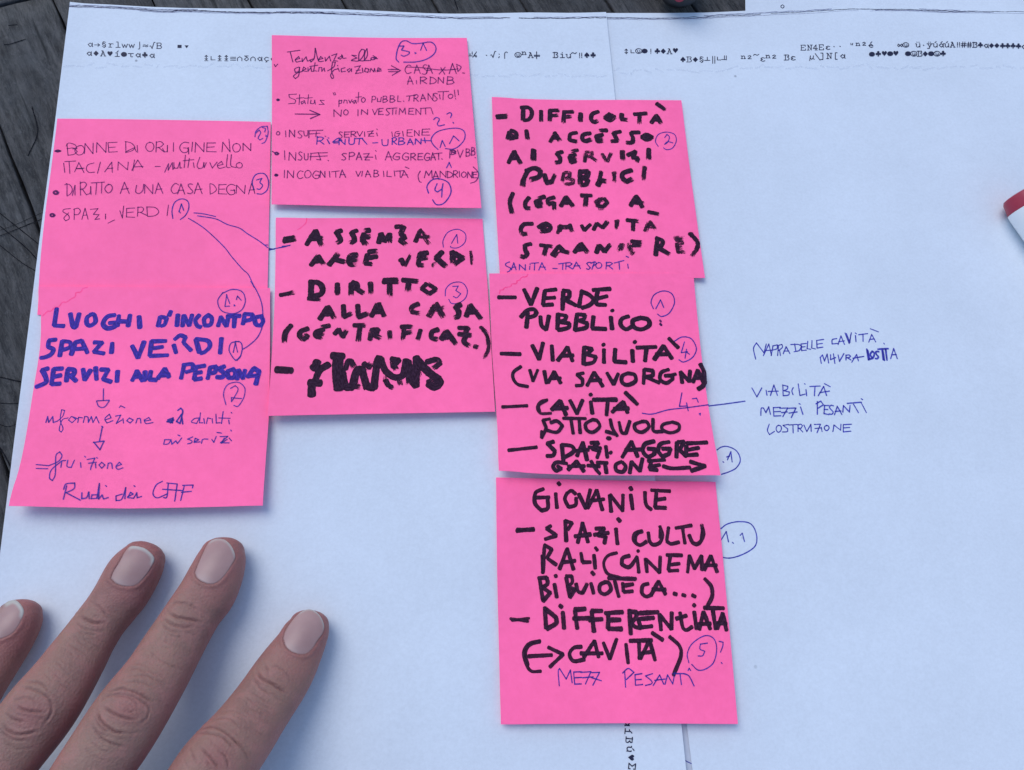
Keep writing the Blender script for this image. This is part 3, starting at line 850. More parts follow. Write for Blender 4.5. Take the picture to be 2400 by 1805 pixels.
write(D_, 'D', 'brush', '''440,842 505,745;505,745 558,838;465,805 545,800;628,735 632,825;632,825 690,798;742,732 748,828;748,828 822,798''')
write(D_, 'D', 'brush', '850,818 905,722;905,722 955,822;880,785 935,782;1225,722 1175,745 1172,785 1235,798;1560,728 1520,745 1545,785 1540,820 1515,832;1605,818 1640,730;1640,730 1722,840;1625,790 1695,788', k=.95)
write(D_, 'D', 'thin', '1300,818 1360,720;1315,825 1375,720;1330,760 1365,730;1370,715 1432,828;1345,772 1440,745;1380,770 1420,830', k=1.5)
write(D_, 'D', 'brush', '212,892 165,955 158,1028;345,918 290,940 280,975 310,1005 345,985;345,985 318,965;515,895 450,908;470,925 415,945 410,975 460,992;425,965 465,955', k=.9)
write(D_, 'D', 'brush', '558,960 592,925;592,925 622,985;622,985 652,932;712,892 798,892;760,905 745,1015;838,1005 855,935;850,932 905,925 890,965;870,970 925,995;995,942 1000,1002;1088,905 1175,902;1110,920 1100,1012;1115,955 1170,945;1242,930 1220,1002', k=.88)
write(D_, 'D', 'brush', '1380,925 1335,945 1330,990 1375,1005;1408,1002 1450,938;1450,938 1520,1038;1435,992 1505,985;1545,912 1620,915;1620,915 1590,960;1545,962 1640,972;1600,980 1588,1025 1632,1058;1672,1060 1698,1068', k=.95)
write(D_, 'D', 'thin', '1718,905 1760,960 1782,1020 1778,1090 1745,1155;1725,905 1770,965 1778,1060', k=1.2)
write(D_, 'D', 'mark', '95,1245 215,1252', 'handwriting', 1.55)
write(D_, 'D', 'mark', '''540,1135 625,1138;575,1160 570,1290 580,1400;600,1170 590,1300 600,1400;385,1235 405,1215 420,1180;395,1350 440,1250 510,1205;358,1350 445,1352;375,1385 375,1450;610,1250 640,1370 700,1385;700,1385 735,1250 775,1240;775,1240 815,1370 870,1390;
870,1390 900,1165 925,1160;925,1160 960,1250 1020,1300 1070,1305 1110,1275 1130,1170;1140,1180 1165,1320 1205,1375;1205,1375 1205,1150;1205,1150 1250,1210 1330,1285 1385,1320;1385,1320 1395,1350 1350,1385 1305,1360''', 'scribble', 1.72)
write(D_, 'D', 'brush', '645,1240 665,1180 690,1175;690,1175 712,1225;790,1195 830,1232;830,1232 850,1190;1010,1160 1072,1168;1072,1168 1025,1210;1025,1210 1050,1245;965,1330 985,1370;985,1370 1018,1388;1290,1185 1365,1165 1400,1195 1345,1235;1300,1345 1340,1330 1390,1340;640,1380 760,1380;1150,1250 1150,1360', 'scribble', 1.0)
write(D_, 'D', 'thin', '1080,1330 1088,1372;1065,1335 1075,1365;785,1340 800,1405;735,1360 765,1380;1225,1200 1240,1300;1010,1180 1015,1230;960,1300 955,1350', 'scribble', 1.2)
write(D_, 'D', 'pen', '1423,270 1422,215 1462,150 1540,128 1598,165 1595,230 1545,272 1490,275 1480,262;1488,240 1530,168;1530,168 1538,238', 'circled_number')
write(D_, 'D', 'pen', '1438,658 1445,600 1495,555 1570,552 1612,605 1602,670 1550,712 1490,718 1466,685;1498,582 1542,580;1542,580 1522,615 1562,640 1530,672 1503,662', 'circled_number')
write(D_, 'D', 'pen', '75,282 150,270 205,254;140,262 200,258;100,278 190,256', 'drawn_line')
write(D_, 'D', 'stain', '335,40 330,75 290,115 265,130', 'stain', .5)
# note E
write(E_, 'E', 'brushE', '''90,198 185,195;95,212 180,208;328,135 322,235;308,125 370,122 400,150 400,195 372,230 330,235;485,152 485,242;565,150 562,240;558,148 645,148;570,195 642,190;690,160 682,258;682,162 770,160;700,205 755,202;835,175 832,242;
992,158 940,180 928,225 955,255 985,240;1095,178 1050,212;1050,212 1095,235 1135,205 1092,182;1075,210 1110,205''')
write(E_, 'E', 'brushE', '1200,180 1195,225;1195,225 1248,232;1310,182 1420,175;1358,190 1355,268;1462,258 1505,190;1505,190 1550,268;1488,228 1540,232;1510,88 1582,140')
write(E_, 'E', 'brushE', '''215,325 260,345 272,385 200,405;205,340 190,400;220,370 250,385;355,325 365,408;605,345 652,420;800,345 745,360 735,410 800,425;920,350 862,362 850,400 880,420 925,405;1068,325 1000,325;1030,362 972,375;972,375 985,425;985,425 1035,418;975,395 1025,392;
1188,335 1125,348 1145,385 1160,415 1105,422;1355,342 1280,345;1280,345 1300,395;1300,395 1290,432 1240,432;1420,360 1378,385 1425,408 1468,385 1425,362;1400,385 1450,388''')
write(E_, 'E', 'thin', '560,425 605,348;570,430 610,360;585,398 640,395;605,345 645,410', k=1.1)
write(E_, 'E', 'brushE', '''195,612 248,510;248,510 302,618;225,575 285,572;412,495 410,585;425,500 420,590;672,515 622,530;622,530 655,570;655,570 650,602 615,610;808,500 752,512;790,540 735,550;735,560 750,610;750,610 800,598;742,582 792,572''')
write(E_, 'E', 'thin', '868,602 878,520;880,515 935,515 935,545 890,562;925,560 980,598;1025,535 1068,602;1072,600 1108,520;1195,508 1200,585;1212,508 1215,590;872,600 885,530', k=1.35)
write(E_, 'E', 'brushE', '1252,545 1320,510;1320,510 1295,565;1295,565 1345,572;1345,575 1335,602;1438,490 1438,578')
write(E_, 'E', 'brushE', '''365,685 330,760 320,820;352,685 420,660 478,680 465,735 385,762;515,715 530,785;530,790 585,780;830,695 832,800;825,690 900,690 888,735 850,742;850,745 900,765 880,805 835,808;1000,762 1060,778;988,812 1005,780;1285,678 1212,705 1205,745 1240,782 1292,755''', k=1.12)
write(E_, 'E', 'thin', '585,780 610,712;575,790 605,715;685,705 670,780;690,700 735,695 735,730 700,745;705,748 765,758 760,795 680,800;1015,690 990,820;1020,695 1000,780;1122,698 1138,780;1140,695 1130,790;1398,648 1385,760;1405,650 1395,765;830,745 880,745', k=1.35)
write(E_, 'E', 'brushE', '''235,882 208,960 225,1058;378,920 345,965 350,1010 385,1015;515,912 460,930;480,940 435,955 450,1000 490,995;450,975 490,965;600,918 545,940 550,980 600,965;600,965 600,1022;660,995 705,915;705,915 768,1000;690,965 750,962;840,902 930,902;885,912 875,998;
1045,930 1072,965 1030,1000 975,985;1278,992 1325,908;1325,908 1360,960;1310,965 1392,970;1360,970 1382,1005;1435,1048 1522,1065''')
write(E_, 'E', 'thin', '965,965 1000,935 1040,930;975,985 1015,945 1040,945;1000,1020 1040,1015;490,925 515,905', k=1.3)
write(E_, 'E', 'brushE', '''408,1152 335,1158 305,1200 320,1245 362,1238;462,1185 500,1160 540,1155 568,1185 550,1215 505,1215 490,1190;490,1190 545,1180;650,1215 665,1165;640,1185 750,1180;740,1160 758,1222;845,1168 868,1210;868,1210 922,1158;950,1205 980,1145;980,1150 1032,1188;1032,1188 1072,1135;
1245,1120 1350,1130;1300,1135 1300,1212''')
write(E_, 'E', 'thin', '1402,1215 1440,1135;1415,1215 1455,1130;1430,1180 1515,1178;1450,1130 1500,1205;1150,1125 1150,1200;1168,1120 1152,1195;630,1235 660,1160;480,1225 540,1225', k=1.25)
write(E_, 'E', 'brushE', '''395,1332 340,1342 345,1385 360,1420 335,1452 300,1435;478,1342 582,1352;530,1360 510,1432;582,1430 640,1350;640,1350 690,1400;660,1392 730,1408;780,1405 838,1328;838,1328 892,1405;810,1382 868,1378;975,1408 1000,1345;1000,1345 1048,1398;1048,1398 1098,1335;
1285,1308 1375,1315;1298,1345 1368,1342;1500,1430 1515,1290;1505,1280 1560,1302 1555,1340 1520,1362;1520,1365 1620,1420''', k=1.05)
write(E_, 'E', 'thin', '1195,1335 1175,1380 1185,1395;1210,1335 1190,1390;1262,1330 1265,1400;1280,1350 1280,1410;1285,1420 1310,1395;1668,1278 1750,1275;1680,1295 1745,1290;1740,1320 1690,1330;1690,1330 1700,1410;1700,1405 1760,1400;1700,1365 1740,1362;1800,1238 1860,1300 1872,1360 1820,1440;1810,1240 1870,1310 1865,1380;600,1440 640,1390', k=1.5)
write(E_, 'E', 'pen', '1522,466 1498,420 1525,360 1600,340 1668,362 1682,420 1650,480 1600,496 1570,480;1580,388 1600,360 1622,385 1605,430 1580,448 1605,425 1652,435', 'circled_number')
write(E_, 'E', 'pen', '''205,1490 172,1505 175,1525 215,1545 205,1570 185,1580;A:222,1500,265,1560;N:290,1515,345,1562;385,1528 382,1556;386,1508 387,1513;395,1502 462,1498;428,1502 424,1562;A:465,1498,525,1560;588,1548 628,1550;640,1508 712,1498;
678,1505 675,1556;R:702,1498,762,1552;A:770,1493,832,1548;S:885,1493,928,1556;935,1555 955,1495;925,1502 962,1490 975,1508 942,1528;O:968,1495,1022,1546;R:1060,1493,1118,1552;1132,1500 1218,1478;1175,1492 1180,1556;1252,1510 1257,1546;1238,1440 1258,1450''', k=1.05)
write(F_, 'F', 'stain', '330,45 318,62 282,68 262,92 245,95 238,118 205,122 190,142 150,150 130,168 110,170 105,198', 'stain', .6)
# note F
write(F_, 'F', 'mark', '''95,228 232,228;300,165 355,285;355,285 405,155;555,165 465,175;465,175 450,285;450,290 528,285;460,235 545,230;605,325 612,185;610,172 660,180 655,225 600,248;632,250 712,292;760,180 735,305;752,180 820,210 852,250 820,290 760,312;985,160 848,170;885,182 872,240;872,240 960,218;872,245 880,282 950,288''')
write(F_, 'F', 'mark', '''330,350 318,468;275,385 320,335 372,322 400,345 380,375 320,390;430,380 438,450 475,485;475,485 498,375;570,360 565,480;572,362 635,375 625,405 590,420;590,425 660,435 650,470 570,488;722,360 705,490;728,362 785,370 775,400 740,412;742,415 802,435 790,470 705,488;
852,380 842,470;842,475 950,480;990,385 1000,480;1000,330 1004,336;1132,378 1078,400 1068,445 1110,482 1165,455;1220,392 1165,415 1175,465 1235,482 1295,450 1285,405 1225,390''')
write(F_, 'F', 'dark', '1382,412 1388,420;1385,438 1392,448 1382,442', 'handwriting', 2.2)
write(F_, 'F', 'mark', '''115,675 270,680;365,610 418,720;418,720 450,590;520,612 528,730;568,730 645,625;645,625 685,735;598,692 690,690;778,622 772,760;785,625 840,640 800,680;800,682 872,702 850,745 782,760;935,642 935,748;928,602 934,608;1025,640 1018,735;1018,738 1112,745;1160,648 1165,740;
1178,580 1184,586;1195,628 1350,622;1272,640 1262,735;1335,722 1410,615;1410,615 1475,715;1350,682 1460,680;1452,555 1525,628''', k=.96)
write(F_, 'F', 'mark', '275,778 218,820 212,870 250,920 330,938;345,805 370,895;370,895 408,805', k=.75)
write(F_, 'F', 'mark', '''460,815 478,910;490,905 540,820;540,820 590,910;505,872 590,870;772,830 722,842;722,842 765,882;765,885 760,925 712,930;800,930 858,825;858,825 925,935;825,890 912,885;960,830 1012,920;1012,920 1048,835;1130,830 1080,855 1080,905 1125,925 1185,895 1178,845 1125,832;
1255,802 1250,915;1258,802 1325,812 1320,850 1262,862;1275,865 1375,908;1450,802 1392,825 1382,880 1430,910 1480,880;1480,880 1480,850 1420,852;1480,845 1505,838;1558,908 1545,822;1545,820 1612,898;1612,898 1620,812;1642,902 1682,808;1682,808 1725,905;1655,872 1725,870''', k=.88)
write(F_, 'F', 'mark', '1702,760 1728,810;1738,895 1722,932 1685,958;1728,815 1738,890', k=1.0)
write(F_, 'F', 'mark', '125,1100 325,1090', k=.75)
write(F_, 'F', 'markG', '485,1042 430,1060 405,1105 430,1150 515,1150;480,1048 420,1085 425,1135', k=.8)
write(F_, 'F', 'mark', '''520,1122 588,1052;588,1052 632,1162;540,1112 645,1108;665,1048 720,1152;720,1152 765,1045;830,1058 842,1152;826,998 832,1006;850,1042 1035,1042;965,1055 955,1165;1000,1140 1090,1060;1090,1060 1122,1145;1015,1115 1130,1112;1105,985 1200,1078''', k=.95)
write(F_, 'F', 'mark', '''505,1195 450,1205;450,1205 475,1265;475,1270 462,1300 438,1345;440,1345 438,1292;478,1285 560,1300 605,1250 560,1212 510,1225;610,1190 790,1192;672,1200 690,1312;738,1200 745,1308;845,1200 790,1235 800,1285 850,1300 900,1255 880,1210 845,1200;
985,1198 1000,1265 1040,1330;950,1295 1035,1318;1055,1220 1075,1300 1110,1310;1110,1310 1140,1212;1240,1215 1180,1240 1190,1285 1240,1300 1290,1262 1275,1220 1235,1215;1325,1195 1325,1280 1345,1298;1345,1298 1400,1295;1480,1220 1405,1240 1400,1280 1460,1305 1525,1285 1530,1240 1480,1220''', k=.78)
write(F_, 'F', 'mark', '175,1445 400,1420', k=.8)
write(F_, 'F', 'mark', '''962,1345 975,1352 985,1345;535,1375 485,1390;485,1390 545,1452;545,1455 530,1485 480,1490;600,1400 612,1530;600,1400 680,1412 692,1455 620,1502;720,1490 768,1382;768,1382 800,1522;695,1450 812,1440;830,1385 890,1385;890,1385 842,1435;842,1435 900,1450 880,1505;
815,1420 910,1430;950,1412 962,1502;985,1460 992,1466;1080,1500 1155,1375;1155,1375 1202,1495;1105,1442 1225,1438;1335,1372 1262,1395 1245,1450 1285,1495 1335,1475;1335,1475 1345,1435 1285,1432;1455,1378 1385,1395 1368,1450 1400,1495 1450,1475;1450,1475 1465,1432 1400,1432;
1515,1382 1512,1500;1525,1380 1572,1375;1572,1378 1540,1440;1540,1445 1590,1492;1595,1390 1755,1382;1605,1440 1690,1425;1590,1410 1590,1482;1590,1485 1680,1478''', k=.92)
write(F_, 'F', 'mark', '''640,1550 560,1540 530,1575 555,1610 595,1590;595,1590 565,1570;650,1600 718,1530;718,1530 775,1612;650,1572 782,1570;805,1565 900,1572;832,1530 868,1590 902,1632;880,1542 962,1545;942,1545 955,1625;1075,1535 1030,1560 1035,1605 1085,1615 1108,1575 1080,1538;
1140,1625 1155,1535;1155,1535 1220,1610;1220,1610 1242,1510;1285,1530 1420,1520;1310,1540 1295,1585;1298,1595 1360,1602;1310,1572 1380,1560''', k=.85)
write(F_, 'F', 'mark', '1405,1572 1480,1588 1620,1582;1622,1535 1740,1570;1740,1570 1630,1608', 'arrow', .92)
write(F_, 'F', 'pen', '1328,318 1310,265 1338,205 1410,177 1475,200 1496,270 1455,352 1395,380 1362,362;1348,318 1385,248;1385,248 1410,308', 'circled_number', 1.1)
write(F_, 'F', 'pen', '1498,575 1558,543 1630,558 1670,635 1640,705 1570,742 1532,725;1575,583 1550,668;1550,668 1600,660;1592,640 1580,712;1585,660 1615,680', 'circled_number', 1.1)
write(F_, 'F', 'pen', '1240,1150 1320,1156 1450,1122 1600,1105 1768,1082;1555,988 1535,1095 1590,1092;1592,1068 1605,1130;1638,1035 1672,1030 1685,1062;1692,1155 1702,1150 1700,1165', 'drawn_line', 1.1)
# note G
write(G_, 'G', 'markG', '''560,72 572,88;445,120 385,150 378,230 430,290;430,290 478,270 478,205;385,188 490,185;540,155 550,268;630,150 612,200 640,262 695,245 700,190;632,152 662,134 695,160;720,160 775,272;775,272 810,125;790,270 860,130;860,130 905,285;820,212 918,200;
962,170 972,298;965,165 1062,292;1062,292 1065,165;1125,165 1140,278;1120,108 1132,128;1235,145 1245,240 1285,282;1285,130 1432,138;1325,150 1315,262;1315,265 1400,268;1325,205 1395,195''', k=1.12)
write(G_, 'G', 'markG', '''235,448 368,430;240,440 370,438;502,408 470,428;470,428 545,482;545,485 458,512;615,368 622,528;615,370 668,385 635,438;712,540 750,385;750,385 792,535;690,490 812,475;852,430 920,428;920,428 870,478;870,482 930,492 920,545;840,478 952,462;1010,430 1022,550;1025,352 1042,372''', k=1.2)
write(G_, 'G', 'markG', '''1215,450 1160,468 1150,520 1195,558 1250,530;1262,460 1272,525 1300,555 1350,540 1372,480 1352,412;1420,420 1406,520;1406,528 1440,548 1502,535;1475,425 1600,405;1530,430 1548,545;1580,480 1610,540 1655,545 1692,480 1678,400''', k=1.05)
write(G_, 'G', 'markG', '1205,455 1170,485 1165,530;1350,440 1350,500;430,640 435,775;1680,430 1670,520', k=.6)
write(G_, 'G', 'markG', '''452,575 440,775;450,558 510,590 470,660;480,665 545,712;570,745 630,585;630,585 678,748;600,692 692,680;738,620 748,688;750,692 812,690;838,635 848,740;850,578 865,598''', k=1.1)
write(G_, 'G', 'markG', '1018,618 948,640 915,700 945,780 1050,812', k=.95)
write(G_, 'G', 'markG', '''1115,640 1062,660 1055,710 1115,728 1175,650;1175,650 1188,772;1180,600 1186,608;1240,665 1252,768;1245,668 1350,772;1350,772 1355,648;1405,635 1525,638;1432,650 1418,750;1420,758 1495,755;1425,712 1505,702;1568,770 1582,640;1582,640 1622,742;1622,742 1678,642;1678,642 1680,752;
1700,752 1750,642;1750,642 1798,768;1705,715 1795,715''', k=1.05)
write(G_, 'G', 'markG', '''415,825 440,990;405,815 470,812 475,860 435,888;440,890 498,930 440,995;530,862 548,965;538,792 543,806;622,812 650,962;620,800 665,800 668,850 630,882;632,885 690,905 650,965;698,860 715,918 750,932 785,860;815,855 835,935;822,768 838,788;925,845 885,870 885,920 925,940 970,905 955,855 925,845;
950,815 1165,822;1000,840 1032,960;1062,855 1068,918;1070,922 1140,918;1070,875 1142,862;1262,858 1218,875 1212,930 1245,958 1290,945;1285,942 1342,840;1342,840 1395,942;1295,902 1395,905;1460,935 1482,942;1528,945 1550,952;1605,948 1628,960''', k=1.1)
write(G_, 'G', 'markG', '1702,820 1752,880 1758,960 1715,1045;572,1028 588,1042;1615,1022 1624,1032', k=1.15)
write(G_, 'G', 'markG', '190,1132 322,1152;200,1145 330,1128', k=.8)
write(G_, 'G', 'markG', '''455,1045 465,1205;455,1050 545,1125;545,1130 540,1170 470,1210;595,1080 605,1208;690,1070 708,1208;688,1062 770,1055;678,1130 800,1128;820,1075 838,1232;820,1072 900,1070;800,1142 902,1135;925,1088 1062,1080;950,1092 948,1205;950,1210 1055,1212;948,1142 1042,1140;
1115,1065 1125,1250;1112,1075 1170,1082 1165,1120 1130,1165;1130,1165 1160,1195 1205,1205;1190,1090 1340,1080;1185,1140 1200,1195;1200,1200 1292,1190;1190,1135 1305,1125;1350,1100 1362,1220;1350,1100 1442,1212;1442,1212 1445,1085''', k=1.25)
write(G_, 'G', 'markG', '''1510,1085 1530,1195 1560,1220 1605,1195;1480,1132 1560,1108;1620,1078 1638,1212;1660,1215 1692,1080;1692,1080 1745,1212;1650,1175 1748,1170;1698,1048 1850,1050;1765,1070 1788,1212;1800,1210 1842,1090;1842,1090 1872,1222;1800,1168 1872,1170''', k=1.15)
write(G_, 'G', 'markG', '420,1305 335,1325 290,1390 310,1485 350,1540 425,1542;415,1315 345,1335 305,1395 325,1490', k=.9)
write(G_, 'G', 'markG', '330,1425 510,1415;482,1355 598,1410;598,1410 495,1508', 'arrow', 1.1)
write(G_, 'G', 'markG', '''742,1350 680,1360 648,1410 680,1462 765,1450;760,1432 842,1305;842,1305 875,1432;735,1402 905,1402;912,1320 962,1445;962,1445 1015,1290;1088,1330 1105,1478;1118,1305 1290,1300;1190,1320 1192,1445;1200,1442 1272,1300;1272,1300 1315,1455;1205,1402 1305,1388;1292,1242 1375,1298;
1428,1272 1505,1345 1515,1425 1458,1572''', k=1.1)
write(G_, 'G', 'pen', '''568,1655 560,1545 570,1520;570,1520 622,1602;622,1602 655,1532;655,1532 668,1630;740,1545 680,1548;680,1548 688,1642;688,1642 740,1640;690,1592 742,1590;735,1550 815,1545;815,1545 772,1640;750,1592 832,1585;822,1552 882,1550;882,1550 830,1650;820,1592 895,1615;
1078,1545 1085,1665;1062,1555 1105,1520 1150,1550 1092,1605;1212,1560 1158,1568;1158,1568 1162,1650;1162,1650 1218,1645;1165,1608 1208,1605;1295,1560 1240,1578 1288,1618 1285,1640 1240,1652;1300,1652 1350,1570;1350,1570 1382,1642;1312,1612 1392,1602;
1392,1642 1412,1570;1412,1570 1452,1640;1452,1640 1470,1550;1450,1560 1540,1560;1510,1570 1520,1645;1540,1560 1580,1580 1618,1655;1572,1535 1580,1518;1580,1518 1592,1535''', k=1.15)
write(G_, 'G', 'pen', '1578,1475 1566,1405 1605,1325 1700,1265 1770,1285 1795,1365 1772,1470 1712,1522 1650,1532 1600,1488;1722,1322 1668,1330;1668,1330 1665,1368 1702,1385 1685,1420 1650,1422;1813,1308 1845,1315 1842,1345 1825,1392;1831,1474 1837,1480', 'circled_number', 1.1)

# writing on the sheets
write(S_R, 'P', 'pen', '''778,375 760,285 785,235;785,235 850,322;850,322 870,245;845,345 892,245;892,245 915,345;865,302 915,298;912,345 928,262;925,262 965,252 962,285 915,300;968,345 975,262;972,258 1005,248 1008,275 970,305;985,300 992,345;A:1015,268,1072,328;1115,245 1125,305;1082,250 1140,248 1175,262 1155,300 1110,312;
1215,240 1170,245;1170,245 1175,302;1175,302 1215,298;1170,272 1205,268;1228,222 1222,285;1222,285 1252,290;1265,215 1262,280;1262,280 1295,288;1365,205 1305,215;1305,215 1308,280;1308,280 1358,272;1305,247 1355,240''', k=1.05)
write(S_R, 'P', 'pen', '1478,198 1440,208 1438,245 1485,240;1490,250 1515,175;1515,175 1545,248;1495,225 1545,218;1550,150 1585,240;1585,240 1605,148;1562,155 1592,232;1592,232 1600,160;1640,172 1645,225;1638,150 1648,156;1668,165 1745,155;1705,165 1706,222;A:1755,162,1812,228;1768,113 1838,140;1885,238 1890,245', k=1.05)
write(S_R, 'P', 'pen', '1345,412 1335,362;1335,362 1355,340;1355,340 1372,392;1372,392 1395,332;1395,332 1408,408;1425,338 1425,380;1425,380 1468,362;1450,330 1462,412;1490,340 1502,395;1502,395 1540,328;R:1558,340,1600,382;1608,402 1650,335;1650,335 1665,390;1618,368 1712,352;A:1945,285,1998,372', k=1.1)
write(S_R, 'P', 'pen', '1738,290 1752,380;1752,380 1790,368;O:1768,310,1802,362;S:1812,308,1842,372;1835,290 1922,285;1875,300 1890,385;1900,290 1912,382;1745,300 1760,370;1870,300 1880,380', k=1.7)
write(S_R, 'P', 'pen', '''745,625 788,702;788,702 830,625;868,645 875,688;905,690 935,600;935,600 965,688;885,655 972,652;1012,600 1015,692;1010,600 1055,610 1050,635 1020,648;1020,648 1068,660 1062,685 1018,692;1102,622 1090,650 1100,682;1145,590 1160,690;1160,690 1205,678;1212,640 1218,692;1200,588 1204,592;
1245,612 1335,608;1290,615 1285,692;1318,692 1365,612;1365,612 1390,690;1330,665 1415,652;1372,588 1422,614''', k=1.05)
write(S_R, 'P', 'pen', '''822,862 825,802 845,798;845,798 865,838;865,838 890,788;890,788 905,852;990,792 930,795;930,795 935,868;935,868 995,865;935,830 992,828;985,800 1055,798;1055,798 1012,872;1000,838 1052,832;1060,800 1125,798;1125,798 1085,880;1065,842 1135,832;1165,790 1185,852;1152,760 1162,765;
1310,742 1310,852;1298,762 1340,738 1362,770 1312,802;E:1368,775,1410,850;S:1412,778,1450,852;A:1458,780,1520,856;N:1532,775,1590,832;1568,758 1690,748;1622,765 1665,838;1690,752 1735,838;1690,718 1702,725''', k=1.1)
write(S_R, 'P', 'pen', '''895,938 880,990 898,1028 940,1000;O:955,945,1000,1006;1062,940 1015,948;1015,948 1055,978;1055,980 1050,1002 1008,1005;1065,945 1135,940;1100,945 1102,1012;R:1142,940,1185,1002;1195,945 1220,1002;1220,1002 1255,938;1255,938 1258,1000;1285,940 1338,938;1338,938 1308,1012;1290,975 1345,970;1345,965 1352,1002;
O:1370,948,1412,992;1445,1002 1455,945;1455,945 1512,990;1512,990 1515,938;1605,938 1535,942;1535,942 1535,1005;1535,1005 1600,998;1540,970 1590,966''', k=1.05)
write(S_R, 'F', 'pen', '1768,1092 1900,1076 2057,1054', 'drawn_line', 1.25)
write(S_R, 'F', 'pen', '1835,1442 1868,1420 1920,1415 1990,1450 2020,1520 1992,1580 1940,1612 1870,1636;1918,1520 1945,1455;1945,1455 1955,1537;1912,1498 1935,1490;1882,1536 1888,1540', 'circled_number', 1.15)
write(S_R, 'G', 'pen', '1828,430 1880,393 1970,375 2060,392 2104,470 2098,560 2020,620 1920,656 1850,655 1813,632;1830,518 1870,452;1870,452 1887,532;1918,537 1926,544;1978,482 1995,465;1995,465 2012,530', 'circled_number', 1.1)
write(S_L, 'A', 'pen', '2098,1274 2142,1281;2098,1290 2138,1280;2100,1280 2150,1278', 'drawn_line', 1.2)
write(S_slit, 'X', 'pen', '1490,962 1560,1000 1625,1030;1480,1120 1520,1143', 'drawn_line', .8)

